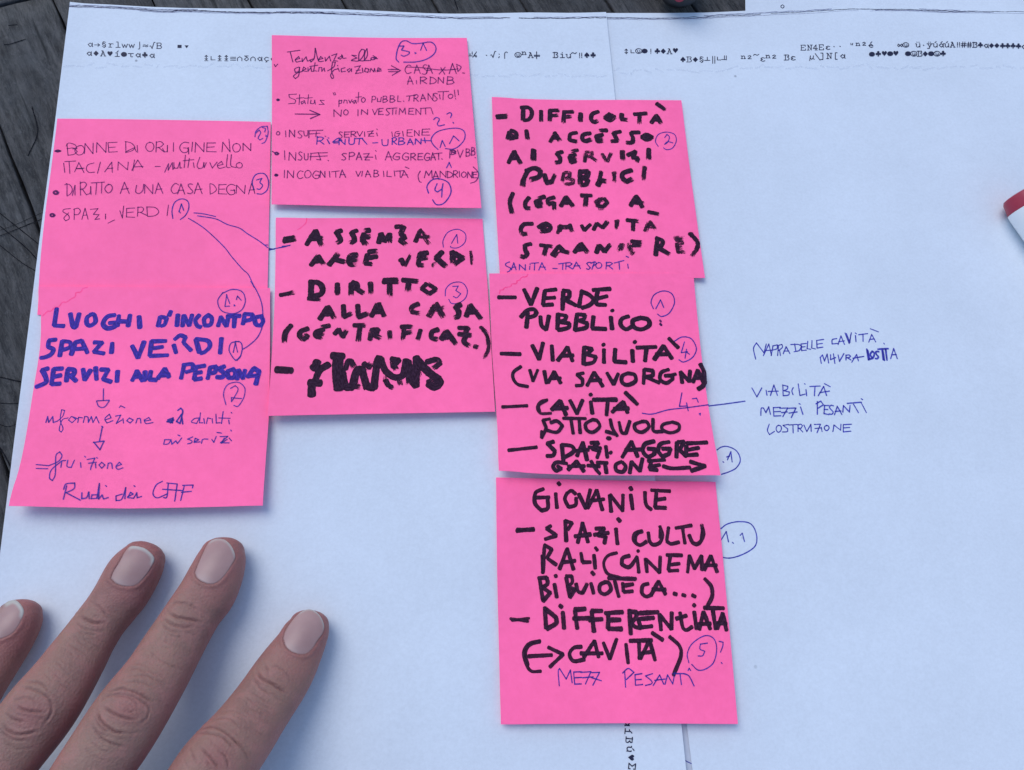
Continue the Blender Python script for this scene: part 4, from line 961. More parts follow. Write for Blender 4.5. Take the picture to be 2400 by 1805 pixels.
# ------------------------------------------------------------------ printed characters
PR = {
 'a': '.9,.3 .9,1;.9,1 1,1;.88,.62 .5,.32 .12,.62 .5,1 .88,.72', 'arr': '0,.65 1,.65;.65,.4 1,.65;1,.65 .65,.9',
 'sec': '.8,.12 .4,0 .25,.22 .75,.5 .8,.7;.2,.85 .55,1.1 .8,.88;.8,.88 .3,.6 .2,.42 .5,.25', 'r': '.1,.35 .35,.35 .35,1;.1,1 .65,1;.35,.6 .6,.36 .95,.42',
 'l': '.25,0 .55,0 .55,1;.15,1 .95,1', 'w': '0,.35 .25,1 .5,.45 .75,1 1,.35', 'J': '.7,-.1 .7,1.1 .45,1.2', 'apx': '.05,.45 .35,.38 .65,.5 .95,.4;.05,.7 .35,.63 .65,.75 .95,.65',
 'sq': '.0,.6 .2,.55;.2,.55 .45,1.05;.45,1.05 .8,-.1;.8,-.1 1,-.1', 'B': '.1,0 .1,1;0,0 .7,0 .85,.25 .65,.47 .1,.47;.65,.47 .95,.72 .7,1 0,1', 'blk': '@0,.25 1,.25 1,1 0,1',
 'tri': '@0,.3 1,.3 .5,1', 'dia': '@.5,.05 1,.55 .5,1.05 0,.55', 'A': '.0,1 .3,1;.7,1 1,1;.15,1 .5,.08;.25,.05 .5,.05;.5,.08 .85,1;.28,.65 .72,.65',
 'hrt': '@.5,1 .05,.5 .02,.25 .2,.08 .4,.12 .5,.3 .6,.12 .8,.08 .98,.25 .95,.5', 'i': '.25,.35 .55,.35 .55,1;.15,1 .95,1;.5,.05 .56,.1', 'iac': '.25,.35 .55,.35 .55,1;.15,1 .95,1;.5,.2 .75,-.05',
 'blackface': '@.5,.12 .82,.22 .98,.45 .98,.7 .82,.92 .5,1.02 .18,.92 .02,.7 .02,.45 .18,.22', 'face': '.5,.12 .18,.22 .02,.45 .02,.7 .18,.92 .5,1.02 .82,.92 .98,.7 .98,.45 .82,.22 .5,.12;.3,.45 .35,.5;.65,.45 .7,.5;.28,.68 .5,.84 .74,.68',
 'tau': '0,.38 .95,.38;.5,.38 .45,.85 .65,1 .8,.95', 'club': '@.5,.0 .72,.12 .7,.38 .95,.38 1.02,.62 .82,.82 .6,.7 .65,1.02 .35,1.02 .4,.7 .18,.82 -.02,.62 .05,.38 .3,.38 .28,.12',
 'spade': '@.5,.0 .95,.5 .98,.72 .75,.8 .58,.7 .68,1.02 .32,1.02 .42,.7 .25,.8 .02,.72 .05,.5', 'ud': '.5,.05 .5,.9;.25,.3 .5,.05;.5,.05 .75,.3;.25,.65 .5,.9;.5,.9 .75,.65', 'udl': '.5,0 .5,.85;.25,.25 .5,0;.5,0 .75,.25;.25,.6 .5,.85;.5,.85 .75,.6;.2,1.02 .8,1.02',
 'L': '.15,.2 .15,.85;.15,.85 .9,.85', 'eqv': '.05,.35 1,.35;.05,.62 1,.62;.05,.9 1,.9', 'cap': '.1,1 .1,.55 .5,.25 .9,.55 .9,1', 'del': '.15,.1 .85,.1;.3,.15 .75,.45 .85,.75 .5,1 .15,.72 .5,.42',
 'ccd': '.9,.45 .5,.32 .12,.65 .5,1 .9,.88;.55,1 .6,1.18 .4,1.22', 'e': '.12,.65 .92,.65 .5,.32 .12,.65 .5,1 .9,.9', 'q': '.1,.0 .1,.45;.9,0 .2,1;.6,.6 .55,.8 .95,.8;.82,.6 .82,1;-.3,.75 .1,.75;-.3,.35 -.3,.75', 'dot': '.45,.6 .55,.66 .48,.68',
 'semi': '.5,.4 .55,.46;.55,.85 .42,1.1', 'hook': '.25,1.15 .25,.2 .5,-.05 .75,.05', 'nn': '.1,.0 .25,0 .25,.5;.25,.1 .6,-.02 .75,.15 .75,.5;.1,.5 .4,.5;.6,.5 .9,.5', 'dbl': '0,.55 1,.55;0,.75 1,.75;.45,-.1 .45,1.2',
 'ss': '0,.08 .3,.02;.25,.05 .25,1;.0,1 .3,1;.25,.05 .8,.05 .85,.25 .6,.42 .9,.68 .8,.95 .45,1', 'u': '0,.35 .2,.35 .2,.85 .5,1 .85,.75;.75,.35 .85,.35 .85,1', 'til': '0,.25 .3,.08 .65,.25 1,.08',
 'ex2': '.3,.1 .3,.7;.7,.1 .7,.7;.28,.92 .33,.98;.68,.92 .73,.98', 'ex': '.5,.1 .5,.7;.48,.92 .53,.98', 'perp': '0,.75 1,.75;.5,.15 .5,.75', 'bars': '.3,-.1 .3,1.2;.7,-.1 .7,1.2', 'cornr': '.0,.2 0,.75;0,.75 .6,.75', 'cornl': '.55,.1 .55,.8;.9,.1 .9,.85;0,.8 .9,.82',
 '2': '.1,.3 .5,.1 .75,.3 .1,.9;.1,.9 .8,.9', '2s': '.2,.4 .5,.25 .75,.4 .2,.85;.2,.85 .8,.85', 'eps': '.9,.42 .5,.32 .2,.5 .5,.65;.5,.65 .15,.8 .5,1 .95,.9', 'mu': '.25,.35 .1,1.25;.2,.75 .4,1 .7,.85;.8,.35 .72,.9 .95,1', 'bsl': '0,-.05 .9,1.15', 'rb': '.2,-.05 .6,-.05;.6,-.05 .6,1.15;.6,1.15 .2,1.15',
 'N': '0,0 .2,0 .2,1;0,1 .4,1;.2,.02 .8,1;.8,1 .8,0;.6,0 1,0', 'lb': '.7,-.05 .35,-.05;.35,-.05 .35,1.15;.35,1.15 .7,1.15', 'E': '.1,0 .1,1;0,0 .85,0;.85,0 .85,.25;.1,.48 .6,.48;0,1 .9,1;.9,1 .9,.72', '4': '.6,1 .6,0;.6,0 .05,.7;.05,.7 .9,.7;.4,1 .85,1',
 'quo': '.3,.1 .35,.4;.65,.1 .6,.4', 'eac': '.12,.65 .92,.65 .5,.32 .12,.65 .5,1 .9,.9;.45,.15 .7,-.08', 'inf': '.5,.6 .2,.35 .02,.6 .2,.85 .5,.6 .8,.35 .98,.6 .8,.85 .5,.6', 'uu': '0,.35 .2,.35 .2,.85 .5,1 .85,.75;.75,.35 .85,.35 .85,1;.25,.02 .3,.06;.65,.02 .7,.06',
 'yy': '0,.35 .4,.35;.6,.35 1,.35;.15,.35 .52,.95;.85,.35 .4,1.25;.1,1.25 .5,1.25;.3,.02 .34,.06;.65,.02 .69,.06', 'uac': '0,.35 .2,.35 .2,.85 .5,1 .85,.75;.75,.35 .85,.35 .85,1;.4,.15 .65,-.08', 'aac': '.9,.3 .9,1;.9,1 1,1;.88,.62 .5,.32 .12,.62 .5,1 .88,.72;.45,.15 .7,-.08',
 'hash': '.35,0 .25,1.05;.75,0 .65,1.05;.05,.35 .98,.35;.02,.7 .95,.7', 'sig': '.9,.25 .9,0;.9,0 0,0;0,0 .45,.5;.45,.5 0,1;0,1 .9,1;.9,1 .9,.75', 'o': '.5,.2 .1,.45 .1,.8 .5,1.05 .9,.8 .9,.45 .5,.2',
}
M_tonerflat = I_print


def printed(surf, view, items, h=40, w=40, slope=0.0, rot=False, name='printed_text'):
    """items: (glyph, centre x, baseline y)"""
    ox, oy, sc = VIEW[view]
    wpx = STY['print'][0]
    I = Ink()
    for it in items:
        g, cx, by = it[:3]
        filled = PR[g].startswith('@')
        for st in PR[g].lstrip('@').split(';'):
            P = np.array([[float(c) for c in p.split(',')] for p in st.split()])
            if g in ('blackface', 'face'):
                P[:, 0] = (P[:, 0] - .5) * 1.15 + .5
            q = np.stack([(P[:, 0] - 0.5) * w, (P[:, 1] - 1) * h], 1)
            if rot:
                a = 0.09
                q = np.stack([-q[:, 1], q[:, 0]], 1)
                q = np.stack([q[:, 0] * math.cos(a) - q[:, 1] * math.sin(a), q[:, 0] * math.sin(a) + q[:, 1] * math.cos(a)], 1)
            px = (q + [cx, by]) / sc + [ox, oy]
            W = surf.locate(px)
            if filled:
                c = W.mean(0)
                surf.lift += 0.0009
                z0 = 0.02 + surf.lift % 0.12
                b = len(I.V)
                if g in ('dia', 'tri', 'blk', 'spade'):
                    pass
                n = len(W)
                I.V += [(c[0], c[1], surf.height(c[0], c[1]) + z0)] + [(x, y, surf.height(x, y) + z0) for x, y in W]
                I.uv += [(0, 0)] * (n + 1)
                I.dry += [0.0] * (n + 1)
                I.F += [(b, b + 1 + (k + 1) % n, b + 1 + k) for k in range(n)]
            else:
                mmp = np.linalg.norm(back([px[0] + [1, 0]])[0] - back([px[0]])[0])
                for part in corners(W, 75):
                    I.ribbon(spline(part, 0.25), wpx * mmp * (1 if h < 60 else 1.25), surf, 0.02, 0, 0, rng.uniform(0, 99))
    o = I.build(name, I_print, surf.obj)
    J = Ink()
    for it in items:
        if it[0] == 'blackface':
            for st in '.28,.42 .36,.42;.62,.42 .7,.42;.26,.64 .5,.82 .76,.62'.split(';'):
                P = np.array([[float(c) for c in p.split(',')] for p in st.split()])
                q = np.stack([(P[:, 0] - 0.5) * w, (P[:, 1] - 1) * h], 1)
                W = surf.locate((q + it[1:3]) / sc + [ox, oy])
                surf.lift = 0.1205
                J.ribbon(spline(W, 0.2), 0.32, surf, 0, 0, 0, 0)
    if J.V:
        J.build('unprinted_face', M_paper, surf.obj)
    return o


def run(s, x0, x1, y0, y1):
    g = s.split()
    n = len(g)
    return [(c, x0 + (x1 - x0) * k / (n - 1), y0 + (y1 - y0) * k / (n - 1)) for k, c in enumerate(g) if c != '_']


printed(S_L, '4', run('a arr sec r l w w J apx sq B', 668, 1180, 346, 360))
printed(S_L, '4', [('blk', 1330, 356), ('tri', 1382, 358)], 30, 30)
printed(S_L, '4', run('a dia A hrt iac blackface tau a club a', 660, 1125, 412, 428))
printed(S_L, '4', run('udl L udl udl eqv cap del cap a ccd e', 1528, 2022, 450, 452))
printed(S_L, '5', [('cornr', 165, 425), ('q', 195, 425), ('dot', 285, 425), ('sq', 335, 425), ('semi', 378, 425), ('hook', 430, 428), ('face', 518, 425), ('nn', 563, 425), ('A', 612, 428), ('dbl', 658, 428),
                   ('ss', 797, 428), ('i', 845, 428), ('u', 893, 430), ('til', 932, 428), ('ex2', 982, 430), ('spade', 1028, 428), ('club', 1074, 428)])
printed(S_R, '5', [('ud', 1320, 402), ('cornr', 1375, 402), ('face', 1412, 396), ('blackface', 1456, 396), ('ex', 1502, 400), ('club', 1550, 398), ('dia', 1594, 398), ('A', 1640, 400), ('hrt', 1684, 394)])
printed(S_R, '5', [('spade', 1740, 460), ('ss', 1786, 460), ('dia', 1832, 460), ('sec', 1877, 460), ('perp', 1920, 458), ('bars', 1968, 462), ('cornr', 2015, 455), ('cornl', 2045, 450)])
printed(S_R, '6', [('nn', 133, 455), ('2s', 180, 442), ('til', 228, 440), ('eps', 275, 455), ('nn', 315, 450), ('2s', 362, 438), ('ss', 455, 446), ('eps', 500, 446), ('mu', 640, 440), ('bsl', 685, 440), ('rb', 718, 436), ('N', 770, 435), ('lb', 820, 434), ('a', 868, 432)])
printed(S_R, '6', [('blackface', 1085, 420), ('club', 1132, 418), ('hrt', 1177, 416), ('blackface', 1220, 416), ('hrt', 1262, 415), ('blackface', 1352, 416), ('face', 1395, 416), ('ss', 1440, 418), ('dia', 1480, 418), ('blackface', 1523, 416), ('face', 1567, 416), ('club', 1612, 416)])
printed(S_R, '6', [('E', 578, 373), ('N', 625, 372), ('4', 668, 371), ('E', 712, 370), ('eps', 758, 368), ('dot', 805, 360), ('dot', 850, 358), ('quo', 937, 356), ('nn', 982, 358), ('2s', 1028, 342), ('eac', 1077, 352),
                   ('inf', 1294, 352), ('face', 1336, 350), ('uu', 1427, 350), ('dot', 1468, 350), ('yy', 1512, 350), ('uac', 1555, 350), ('aac', 1598, 350), ('uac', 1640, 350), ('A', 1682, 350), ('ex2', 1726, 350), ('hash', 1764, 350),
                   ('hash', 1806, 352), ('ss', 1848, 352), ('club', 1888, 352), ('a', 1930, 354), ('dia', 1970, 356), ('dia', 2010, 356), ('club', 2052, 358), ('club', 2090, 358), ('club', 2130, 358), ('club', 2170, 360), ('a', 2210, 362)], 38, 38)
printed(S_back, '6', [('o', 423, 60)], 30, 26)
printed(S_L, 'X', [('a', 480, 325), ('iac', 478, 465), ('ss', 492, 620), ('uac', 510, 775), ('hrt', 528, 920), ('sig', 540, 1075)], 115, 105, rot=True)


def edge_line(surf, pts, seed):
    """the smudged copier line along the head of a sheet"""
    r = random.Random(seed)
    pts = np.array(pts, float)
    for dy, st, kk in ((-2.6, 'smudge', 1.0), (0.0, 'toner', 1.0), (1.8, 'smudge', 0.8), (3.6, 'smudge', 0.6)):
        px = spline(pts, 14) + [0, dy]
        px[:, 1] += np.array([r.gauss(0, 0.35) for _ in px])
        W = surf.locate(px)
        I = Ink()
        n = len(W)
        a = 0
        while a < n - 3:
            b = min(n, a + r.randint(8, 26))
            if r.random() < (0.93 if st == 'toner' else 0.75):
                wd = STY[st][0] * kk * 0.17 * r.uniform(0.6, 1.3)
                I.ribbon(spline(W[a:b], 0.8), wd, surf, STY[st][2] + r.uniform(-.1, .06), 0.3, STY[st][4], r.uniform(0, 300))
            a = b - (1 if r.random() < .7 else -1)
        I.build('copier_line', STY[st][1], surf.obj)


edge_line(S_L, [(163, 15), (215, 16), (300, 20), (380, 26), (440, 25), (520, 27.5), (620, 29.5), (700, 29.5), (800, 32), (900, 36), (1000, 39.5), (1060, 43), (1180, 42), (1240, 43), (1330, 43), (1420, 41.5)], 3)
edge_line(S_R, [(1422, 41), (1500, 42), (1560, 42.5), (1650, 40), (1700, 37), (1760, 34.5), (1820, 31), (1900, 27.5), (1985, 22), (2064, 22), (2130, 22.5), (2206, 26), (2290, 27), (2400, 28), (2500, 30)], 5)

# faint show-through below the heads of the sheets
for sf, y0, x0, x1 in ((S_L, 155, 150, 640), (S_L, 178, 1075, 1415), (S_R, 166, 1440, 1700), (S_R, 158, 1705, 2400)):
    VIEW['T'] = (0, 0, 1)
    r = random.Random(x0)
    s, x = [], x0
    while x < x1:
        l = r.uniform(5, 30)
        s.append('%.1f,%.1f %.1f,%.1f' % (x, y0 + r.gauss(0, 3.2), x + l, y0 + r.gauss(0, 3.2)))
        x += l + r.uniform(1, 12)
    write(sf, 'T', 'ghost', ';'.join(s), 'show_through')

# knife scratches and scars on the bare boards at the left
S_T = Surf(table, lambda x, y: 0.08 + 0 * np.asarray(x) if np.ndim(x) else 0.08)
for pl, kk in (('0,553 45,535 106,510', 1.0), ('0,500 50,540 100,580', .9), ('0,530 60,580 97,620', 1.1), ('0,575 50,615 92,640', .8), ('0,540 40,525 100,498', .6),
               ('0,884 58,897', 1.3), ('0,945 30,946 60,944', .8), ('0,1050 15,1075 38,1122', 1.6), ('75,250 88,310 66,365', 1.2), ('10,105 25,103 60,92', 1.0), ('20,60 40,58', 1.0), ('0,995 20,1000 50,990', .6), ('1065,0 1073,22', 1.2)):
    VIEW['T'] = (0, 0, 1)
    o = write(S_T, 'T', 'scar', pl, 'scratch', kk)
    o.parent = table
    o.matrix_parent_inverse = table_inv

# ------------------------------------------------------------------ the hand
def vh(p):
    return np.array([p[0] / 2.9105, 1240 + p[1] / 2.9105])


def vh_all(P):
    return np.asarray(P, float) / 2.9105 + [0, 1240]


PAPZ = 1.35
FING = {  # centre in enlarged photo coordinates, half width there, height of the centre above the table (mm)
 'pinky': [((142, 562), 130, 6.0), ((122, 625), 150, 6.6), ((60, 745), 158, 7.4), ((-20, 870), 164, 8.2), ((-110, 1000), 172, 10), ((-230, 1180), 185, 13), ((-380, 1400), 200, 18), ((-860, 2050), 235, 30)],
 'ring': [((990, 180), 138, 6.2), ((960, 228), 160, 7.0), ((905, 310), 176, 7.6), ((835, 435), 176, 8.4), ((760, 540), 168, 9.4), ((683, 640), 166, 10.5), ((600, 760), 176, 12.5), ((530, 870), 192, 14.5), ((425, 1030), 212, 18), ((318, 1180), 232, 21), ((215, 1320), 238, 22.5), ((80, 1500), 232, 24.5), ((-60, 1680), 236, 27), ((-420, 2180), 265, 36)],
 'middle': [((1525, 146), 138, 6.2), ((1512, 205), 160, 7.0), ((1475, 310), 178, 7.8), ((1415, 440), 188, 8.6), ((1330, 560), 184, 9.8), ((1255, 680), 190, 11.5), ((1165, 830), 202, 14), ((1065, 1000), 216, 17.5), ((950, 1170), 236, 21.5), ((850, 1320), 248, 24), ((745, 1480), 250, 25.5), ((620, 1660), 244, 27.5), ((480, 1880), 245, 30), ((200, 2360), 280, 38)],
 'index': [((2116, 638), 128, 6.0), ((2100, 690), 146, 6.8), ((2050, 790), 166, 7.6), ((1975, 920), 192, 8.6), ((1900, 1040), 205, 10), ((1840, 1130), 208, 11.5), ((1750, 1260), 216, 14), ((1650, 1400), 232, 17.5), ((1540, 1540), 250, 20.5), ((1450, 1660), 262, 22), ((1330, 1820), 256, 24), ((1180, 2020), 252, 27), ((780, 2560), 280, 36)],
 'thumb': [((2150, 2950), 100, 8), ((2110, 2980), 190, 9), ((2000, 3060), 235, 10), ((1800, 3200), 240, 12), ((1600, 3330), 235, 15), ((1350, 3500), 250, 19), ((900, 3640), 330, 25), ((500, 3600), 380, 28)],
}


def centre3d(p, hw, z):
    P = back([vh(p)], z)[0]
    pix, dep = proj([[P[0], P[1], z]])
    return np.array([P[0], P[1], z, hw / 2.9105 * dep[0] / FPX])


def tube(Q, flat=0.82, nseg=40, base_z=PAPZ):
    """swept finger; Q rows x,y,z,half width"""
    D = spline(np.array(Q), 1.0)
    # round the tip
    tdir = D[0, :3] - D[2, :3]
    tdir /= np.linalg.norm(tdir)
    r0 = D[0, 3]
    tips = []
    for a in (0.97, 0.8, 0.5, 0.2):
        c = D[0].copy()
        c[:3] += tdir * r0 * 0.62 * a
        c[3] = r0 * math.sqrt(1 - a * a)
        tips.append(c)
    D = np.vstack([tips, D])
    V, F = [], []
    for i in range(len(D)):
        a, b = D[max(0, i - 1), :3], D[min(len(D) - 1, i + 1), :3]
        T = (b - a) / (np.linalg.norm(b - a) + 1e-9)
        sd_ = np.cross(T, [0, 0, 1])
        sd_ /= np.linalg.norm(sd_)
        up = np.cross(sd_, T)
        up = up if up[2] > 0 else -up
        for k in range(nseg):
            t = 2 * math.pi * k / nseg
            cx, cy = math.cos(t), math.sin(t)
            e = 0.90
            x = math.copysign(abs(cx) ** e, cx) * D[i, 3]
            y = math.copysign(abs(cy) ** e, cy) * D[i, 3] * flat
            p = D[i, :3] + sd_ * x + up * y
            if base_z is not None and p[2] < base_z:
                p[2] = base_z - 0.0 + (p[2] - base_z) * 0.08
            V.append(tuple(p))
    n = len(D)
    for i in range(n - 1):
        for k in range(nseg):
            k2 = (k + 1) % nseg
            F.append((i * nseg + k, i * nseg + k2, (i + 1) * nseg + k2, (i + 1) * nseg + k))
    F.append(tuple(range(nseg))[::-1])
    F.append(tuple((n - 1) * nseg + k for k in range(nseg)))
    return V, F, D


HV, HF = [], []


def addhand(V, F):
    b = len(HV)
    HV.extend(V)
    HF.extend([tuple(b + i for i in f) for f in F])


AXES = {}
for k, pts in FING.items():
    Q = [centre3d(*p) for p in pts]
    V, F, D = tube(Q)
    AXES[k] = D
    addhand(V, F)
for pts, fl in (([((-860, 2050), 240, 30), ((-760, 2500), 330, 33), ((-640, 3300), 400, 34), ((-560, 4200), 330, 34)], .6),
            ([((-420, 2180), 270, 35), ((-400, 2700), 360, 36), ((-380, 3400), 420, 36), ((-420, 4200), 360, 35)], .6),
            ([((200, 2360), 290, 37), ((100, 2800), 370, 38), ((-50, 3400), 430, 37), ((-240, 4200), 380, 35)], .6),
            ([((780, 2560), 290, 35), ((600, 2950), 370, 36), ((300, 3500), 430, 36), ((-60, 4200), 340, 35)], .6),
            ([((0, 3900), 500, 36), ((-250, 4300), 520, 36), ((-420, 4800), 470, 37), ((-900, 6600), 620, 44), ((-1600, 9000), 760, 50)], .72)):
    V, F, D = tube([centre3d(*p) for p in pts], fl)
    addhand(V, F)
tmp = mesh_obj('tmp_hand', HV, HF, None)
md = tmp.modifiers.new('r', 'REMESH')
md.mode = 'VOXEL'
md.voxel_size = 0.36 * MM
ms_ = tmp.modifiers.new('s', 'SMOOTH')
ms_.factor = 0.5
ms_.iterations = 9
dg = bpy.context.evaluated_depsgraph_get()
hm = bpy.data.meshes.new_from_object(tmp.evaluated_get(dg))
bpy.data.objects.remove(tmp)
nV = len(hm.vertices)
co = np.zeros(nV * 3)
hm.vertices.foreach_get('co', co)
co = co.reshape(-1, 3) / MM
nor = np.zeros(nV * 3)
hm.vertices.foreach_get('normal', nor)
nor = nor.reshape(-1, 3)
pix, dep = proj(co)
vhp = (pix - [0, 1240]) * 2.9105
view_dir = np.array([0, 0, CH]) - co
view_dir /= np.linalg.norm(view_dir, axis=1)[:, None]
facing = np.clip((nor * view_dir).sum(1), 0, 1)
vis = (facing > 0.05) & (vhp[:, 0] > -400) & (vhp[:, 0] < 2500) & (vhp[:, 1] > -100) & (vhp[:, 1] < 2100)
disp = np.zeros(nV)
crease = np.zeros(nV)
idx = np.where(vis)[0]
VP = vhp[idx]


def seg_dist(P, pl):
    d = np.full(len(P), 1e9)
    for a, b in zip(pl[:-1], pl[1:]):
        ab = b - a
        t = np.clip(((P - a) @ ab) / (ab @ ab + 1e-9), 0, 1)
        d = np.minimum(d, np.linalg.norm(P - (a + t[:, None] * ab), axis=1))
    return d


CREASES = '''540,585 600,622 640,640 720,645|1.1;630,500 690,545 742,608|.7;510,622 560,670 640,692 720,700|.6;570,520 556,590|.4;500,650 560,705 650,722|.4;470,700 540,745 640,760|.25
180,1040 260,1045 345,1082|.7;150,1080 250,1100 330,1150 372,1222|.8;110,1210 180,1240 305,1252|1;40,1262 100,1300 185,1322|.9;20,1332 60,1380 150,1402 262,1380|1.1;332,1180 352,1250 300,1332|.7;0,1362 80,1432 200,1442|.6;10,1450 120,1500 240,1490|.4;80,1180 180,1150 260,1175|.5;250,1290 330,1300|.5
1145,560 1190,592 1262,612 1320,622 1372,640|1.1;1100,600 1180,650 1262,672 1322,668|.8;1090,630 1160,690 1240,712|.6;1160,540 1200,502 1290,520 1362,562|.6;1110,690 1200,735 1262,742|.4;1090,740 1180,775|.25
870,960 950,950 1052,980|.35;880,1000 1000,1000 1082,1042|.45;900,920 1000,915|.25;850,1040 960,1045 1060,1085|.5
740,1110 850,1090 960,1130 1042,1182|.9;700,1150 800,1130 900,1142 1000,1200 1032,1262|.7;700,1210 780,1262 850,1290 932,1302|1.1;770,1150 850,1145 920,1180 942,1242|.5;660,1240 700,1320 780,1380 862,1392|1.3;640,1280 690,1352 752,1392|.8;620,1340 700,1430 790,1472 852,1482|.8
1022,1220 1000,1290 942,1332|.6;720,1130 690,1192|.6;600,1430 680,1502 762,1532|.4;650,1380 760,1422|.5;560,1480 660,1560 780,1590|.3;860,1400 960,1380|.4;820,1220 880,1250 930,1240|.5
1750,960 1790,1022 1850,1052 1910,1092 1952,1122|1.1;1800,910 1832,972 1828,1012|.7;1720,1000 1780,1082 1850,1132|.7;1840,930 1930,962 1992,1042|.5;1700,1100 1780,1152 1850,1202|.5;1680,1140 1760,1190 1840,1235|.3;1640,1190 1740,1240 1820,1280|.3
1360,1370 1450,1350 1560,1400 1642,1482|.9;1340,1400 1420,1392 1520,1422 1602,1502|.7;1370,1490 1420,1542 1470,1602 1502,1644|1;1480,1500 1540,1562 1560,1642|.8;1450,1300 1550,1290 1652,1342|.4;1300,1500 1342,1602|.7;1500,1250 1600,1240 1700,1290|.3;1590,1430 1660,1500 1700,1590|.6;1400,1560 1440,1644|.6;1250,1560 1290,1644|.4'''
# fine cross lines of the skin all along the fingers
extra = []
for k in ('pinky', 'ring', 'middle', 'index'):
    pr_ = (proj(AXES[k][:, :3])[0] - [0, 1240]) * 2.9105
    hw_ = AXES[k][:, 3] / 0.048
    for q in range(78):
        i_ = int(rng.uniform(22, len(pr_) - 40))
        t_ = pr_[i_ + 4] - pr_[i_ - 4]
        t_ /= np.linalg.norm(t_)
        n_ = np.array([-t_[1], t_[0]])
        a_, b_ = sorted(rng.uniform(-0.85, 0.85, 2))
        if b_ - a_ < .2:
            b_ = a_ + .3
        cv = rng.uniform(-6, 26)
        P_ = [pr_[i_] + n_ * hw_[i_] * s_ + t_ * (cv * (1 - (s_ / .85) ** 2) + rng.normal(0, 3)) for s_ in np.linspace(a_, b_, 4)]
        extra.append(' '.join('%.0f,%.0f' % tuple(p_) for p_ in P_) + '|%.2f' % rng.uniform(.08, .30))
CREASES += ';' + ';'.join(extra)
for it in CREASES.replace('\n', ';').split(';'):
    pts, wgt = it.split('|')
    wgt = float(wgt)
    pl = spline(np.array([[float(c) for c in p.split(',')] for p in pts.split()]), 14)
    pl = pl + rng.normal(0, 1.6, pl.shape)
    box = (VP[:, 0] > pl[:, 0].min() - 60) & (VP[:, 0] < pl[:, 0].max() + 60) & (VP[:, 1] > pl[:, 1].min() - 60) & (VP[:, 1] < pl[:, 1].max() + 60)
    j = np.where(box)[0]
    d = seg_dist(VP[j], pl)
    sgm = 6.2 + 1.6 * wgt
    # fade at the ends
    e = np.minimum(np.linalg.norm(VP[j] - pl[0], axis=1), np.linalg.norm(VP[j] - pl[-1], axis=1))
    f = np.clip(e / 45, 0.25, 1)
    gr = np.exp(-(d / sgm) ** 2) * wgt * f
    disp[idx[j]] += -0.42 * gr + 0.14 * wgt * f * np.exp(-((d - 2.3 * sgm) / (1.3 * sgm)) ** 2)
    crease[idx[j]] = np.maximum(crease[idx[j]], gr)
# knuckle swelling
for cx, cy, r, a in ((190, 1240, 130, .5), (850, 1250, 150, .55), (1440, 1560, 150, .6), (640, 600, 90, .15), (1240, 620, 95, .15), (1860, 1010, 95, .2)):
    d = np.linalg.norm(VP - [cx, cy], axis=1)
    disp[idx] += a * np.exp(-(d / r) ** 2)

NAILS = {
 'ring': [(757, 338), (775, 290), (815, 225), (850, 160), (885, 121), (925, 116), (985, 132), (1035, 172), (1050, 208), (1028, 262), (985, 325), (940, 372), (895, 391), (840, 387), (790, 370)],
 'middle': [(1330, 300), (1350, 245), (1385, 165), (1415, 105), (1450, 74), (1500, 66), (1545, 82), (1585, 130), (1602, 192), (1575, 250), (1535, 310), (1490, 358), (1440, 376), (1385, 362), (1345, 335)],
 'index': [(1932, 745), (1950, 690), (1990, 630), (2035, 580), (2080, 552), (2130, 552), (2180, 590), (2208, 650), (2203, 705), (2165, 760), (2130, 815), (2095, 850), (2050, 857), (1990, 838), (1948, 800)],
 'pinky': [(-95, 690), (-60, 610), (-10, 550), (45, 500), (90, 484), (130, 505), (160, 556), (150, 605), (120, 665), (80, 712), (30, 738), (-20, 750), (-70, 735)],
}
bvh = BVHTree.FromPolygons([Vector(c) for c in co], [tuple(p.vertices) for p in hm.polygons])
CAMP = Vector((0, 0, CH))


def hit(vpt):
    p = back([vh(vpt)], 0)[0]
    d = (Vector((p[0], p[1], 0)) - CAMP).normalized()
    loc, n, i, dist = bvh.ray_cast(CAMP, d)
    return loc, n


def inside(P, poly_):
    x, y = P[:, 0], P[:, 1]
    r = np.zeros(len(P), bool)
    n = len(poly_)
    for i in range(n):
        a, b = poly_[i], poly_[(i + 1) % n]
        c = ((a[1] > y) != (b[1] > y)) & (x < (b[0] - a[0]) * (y - a[1]) / (b[1] - a[1] + 1e-12) + a[0])
        r ^= c
    return r


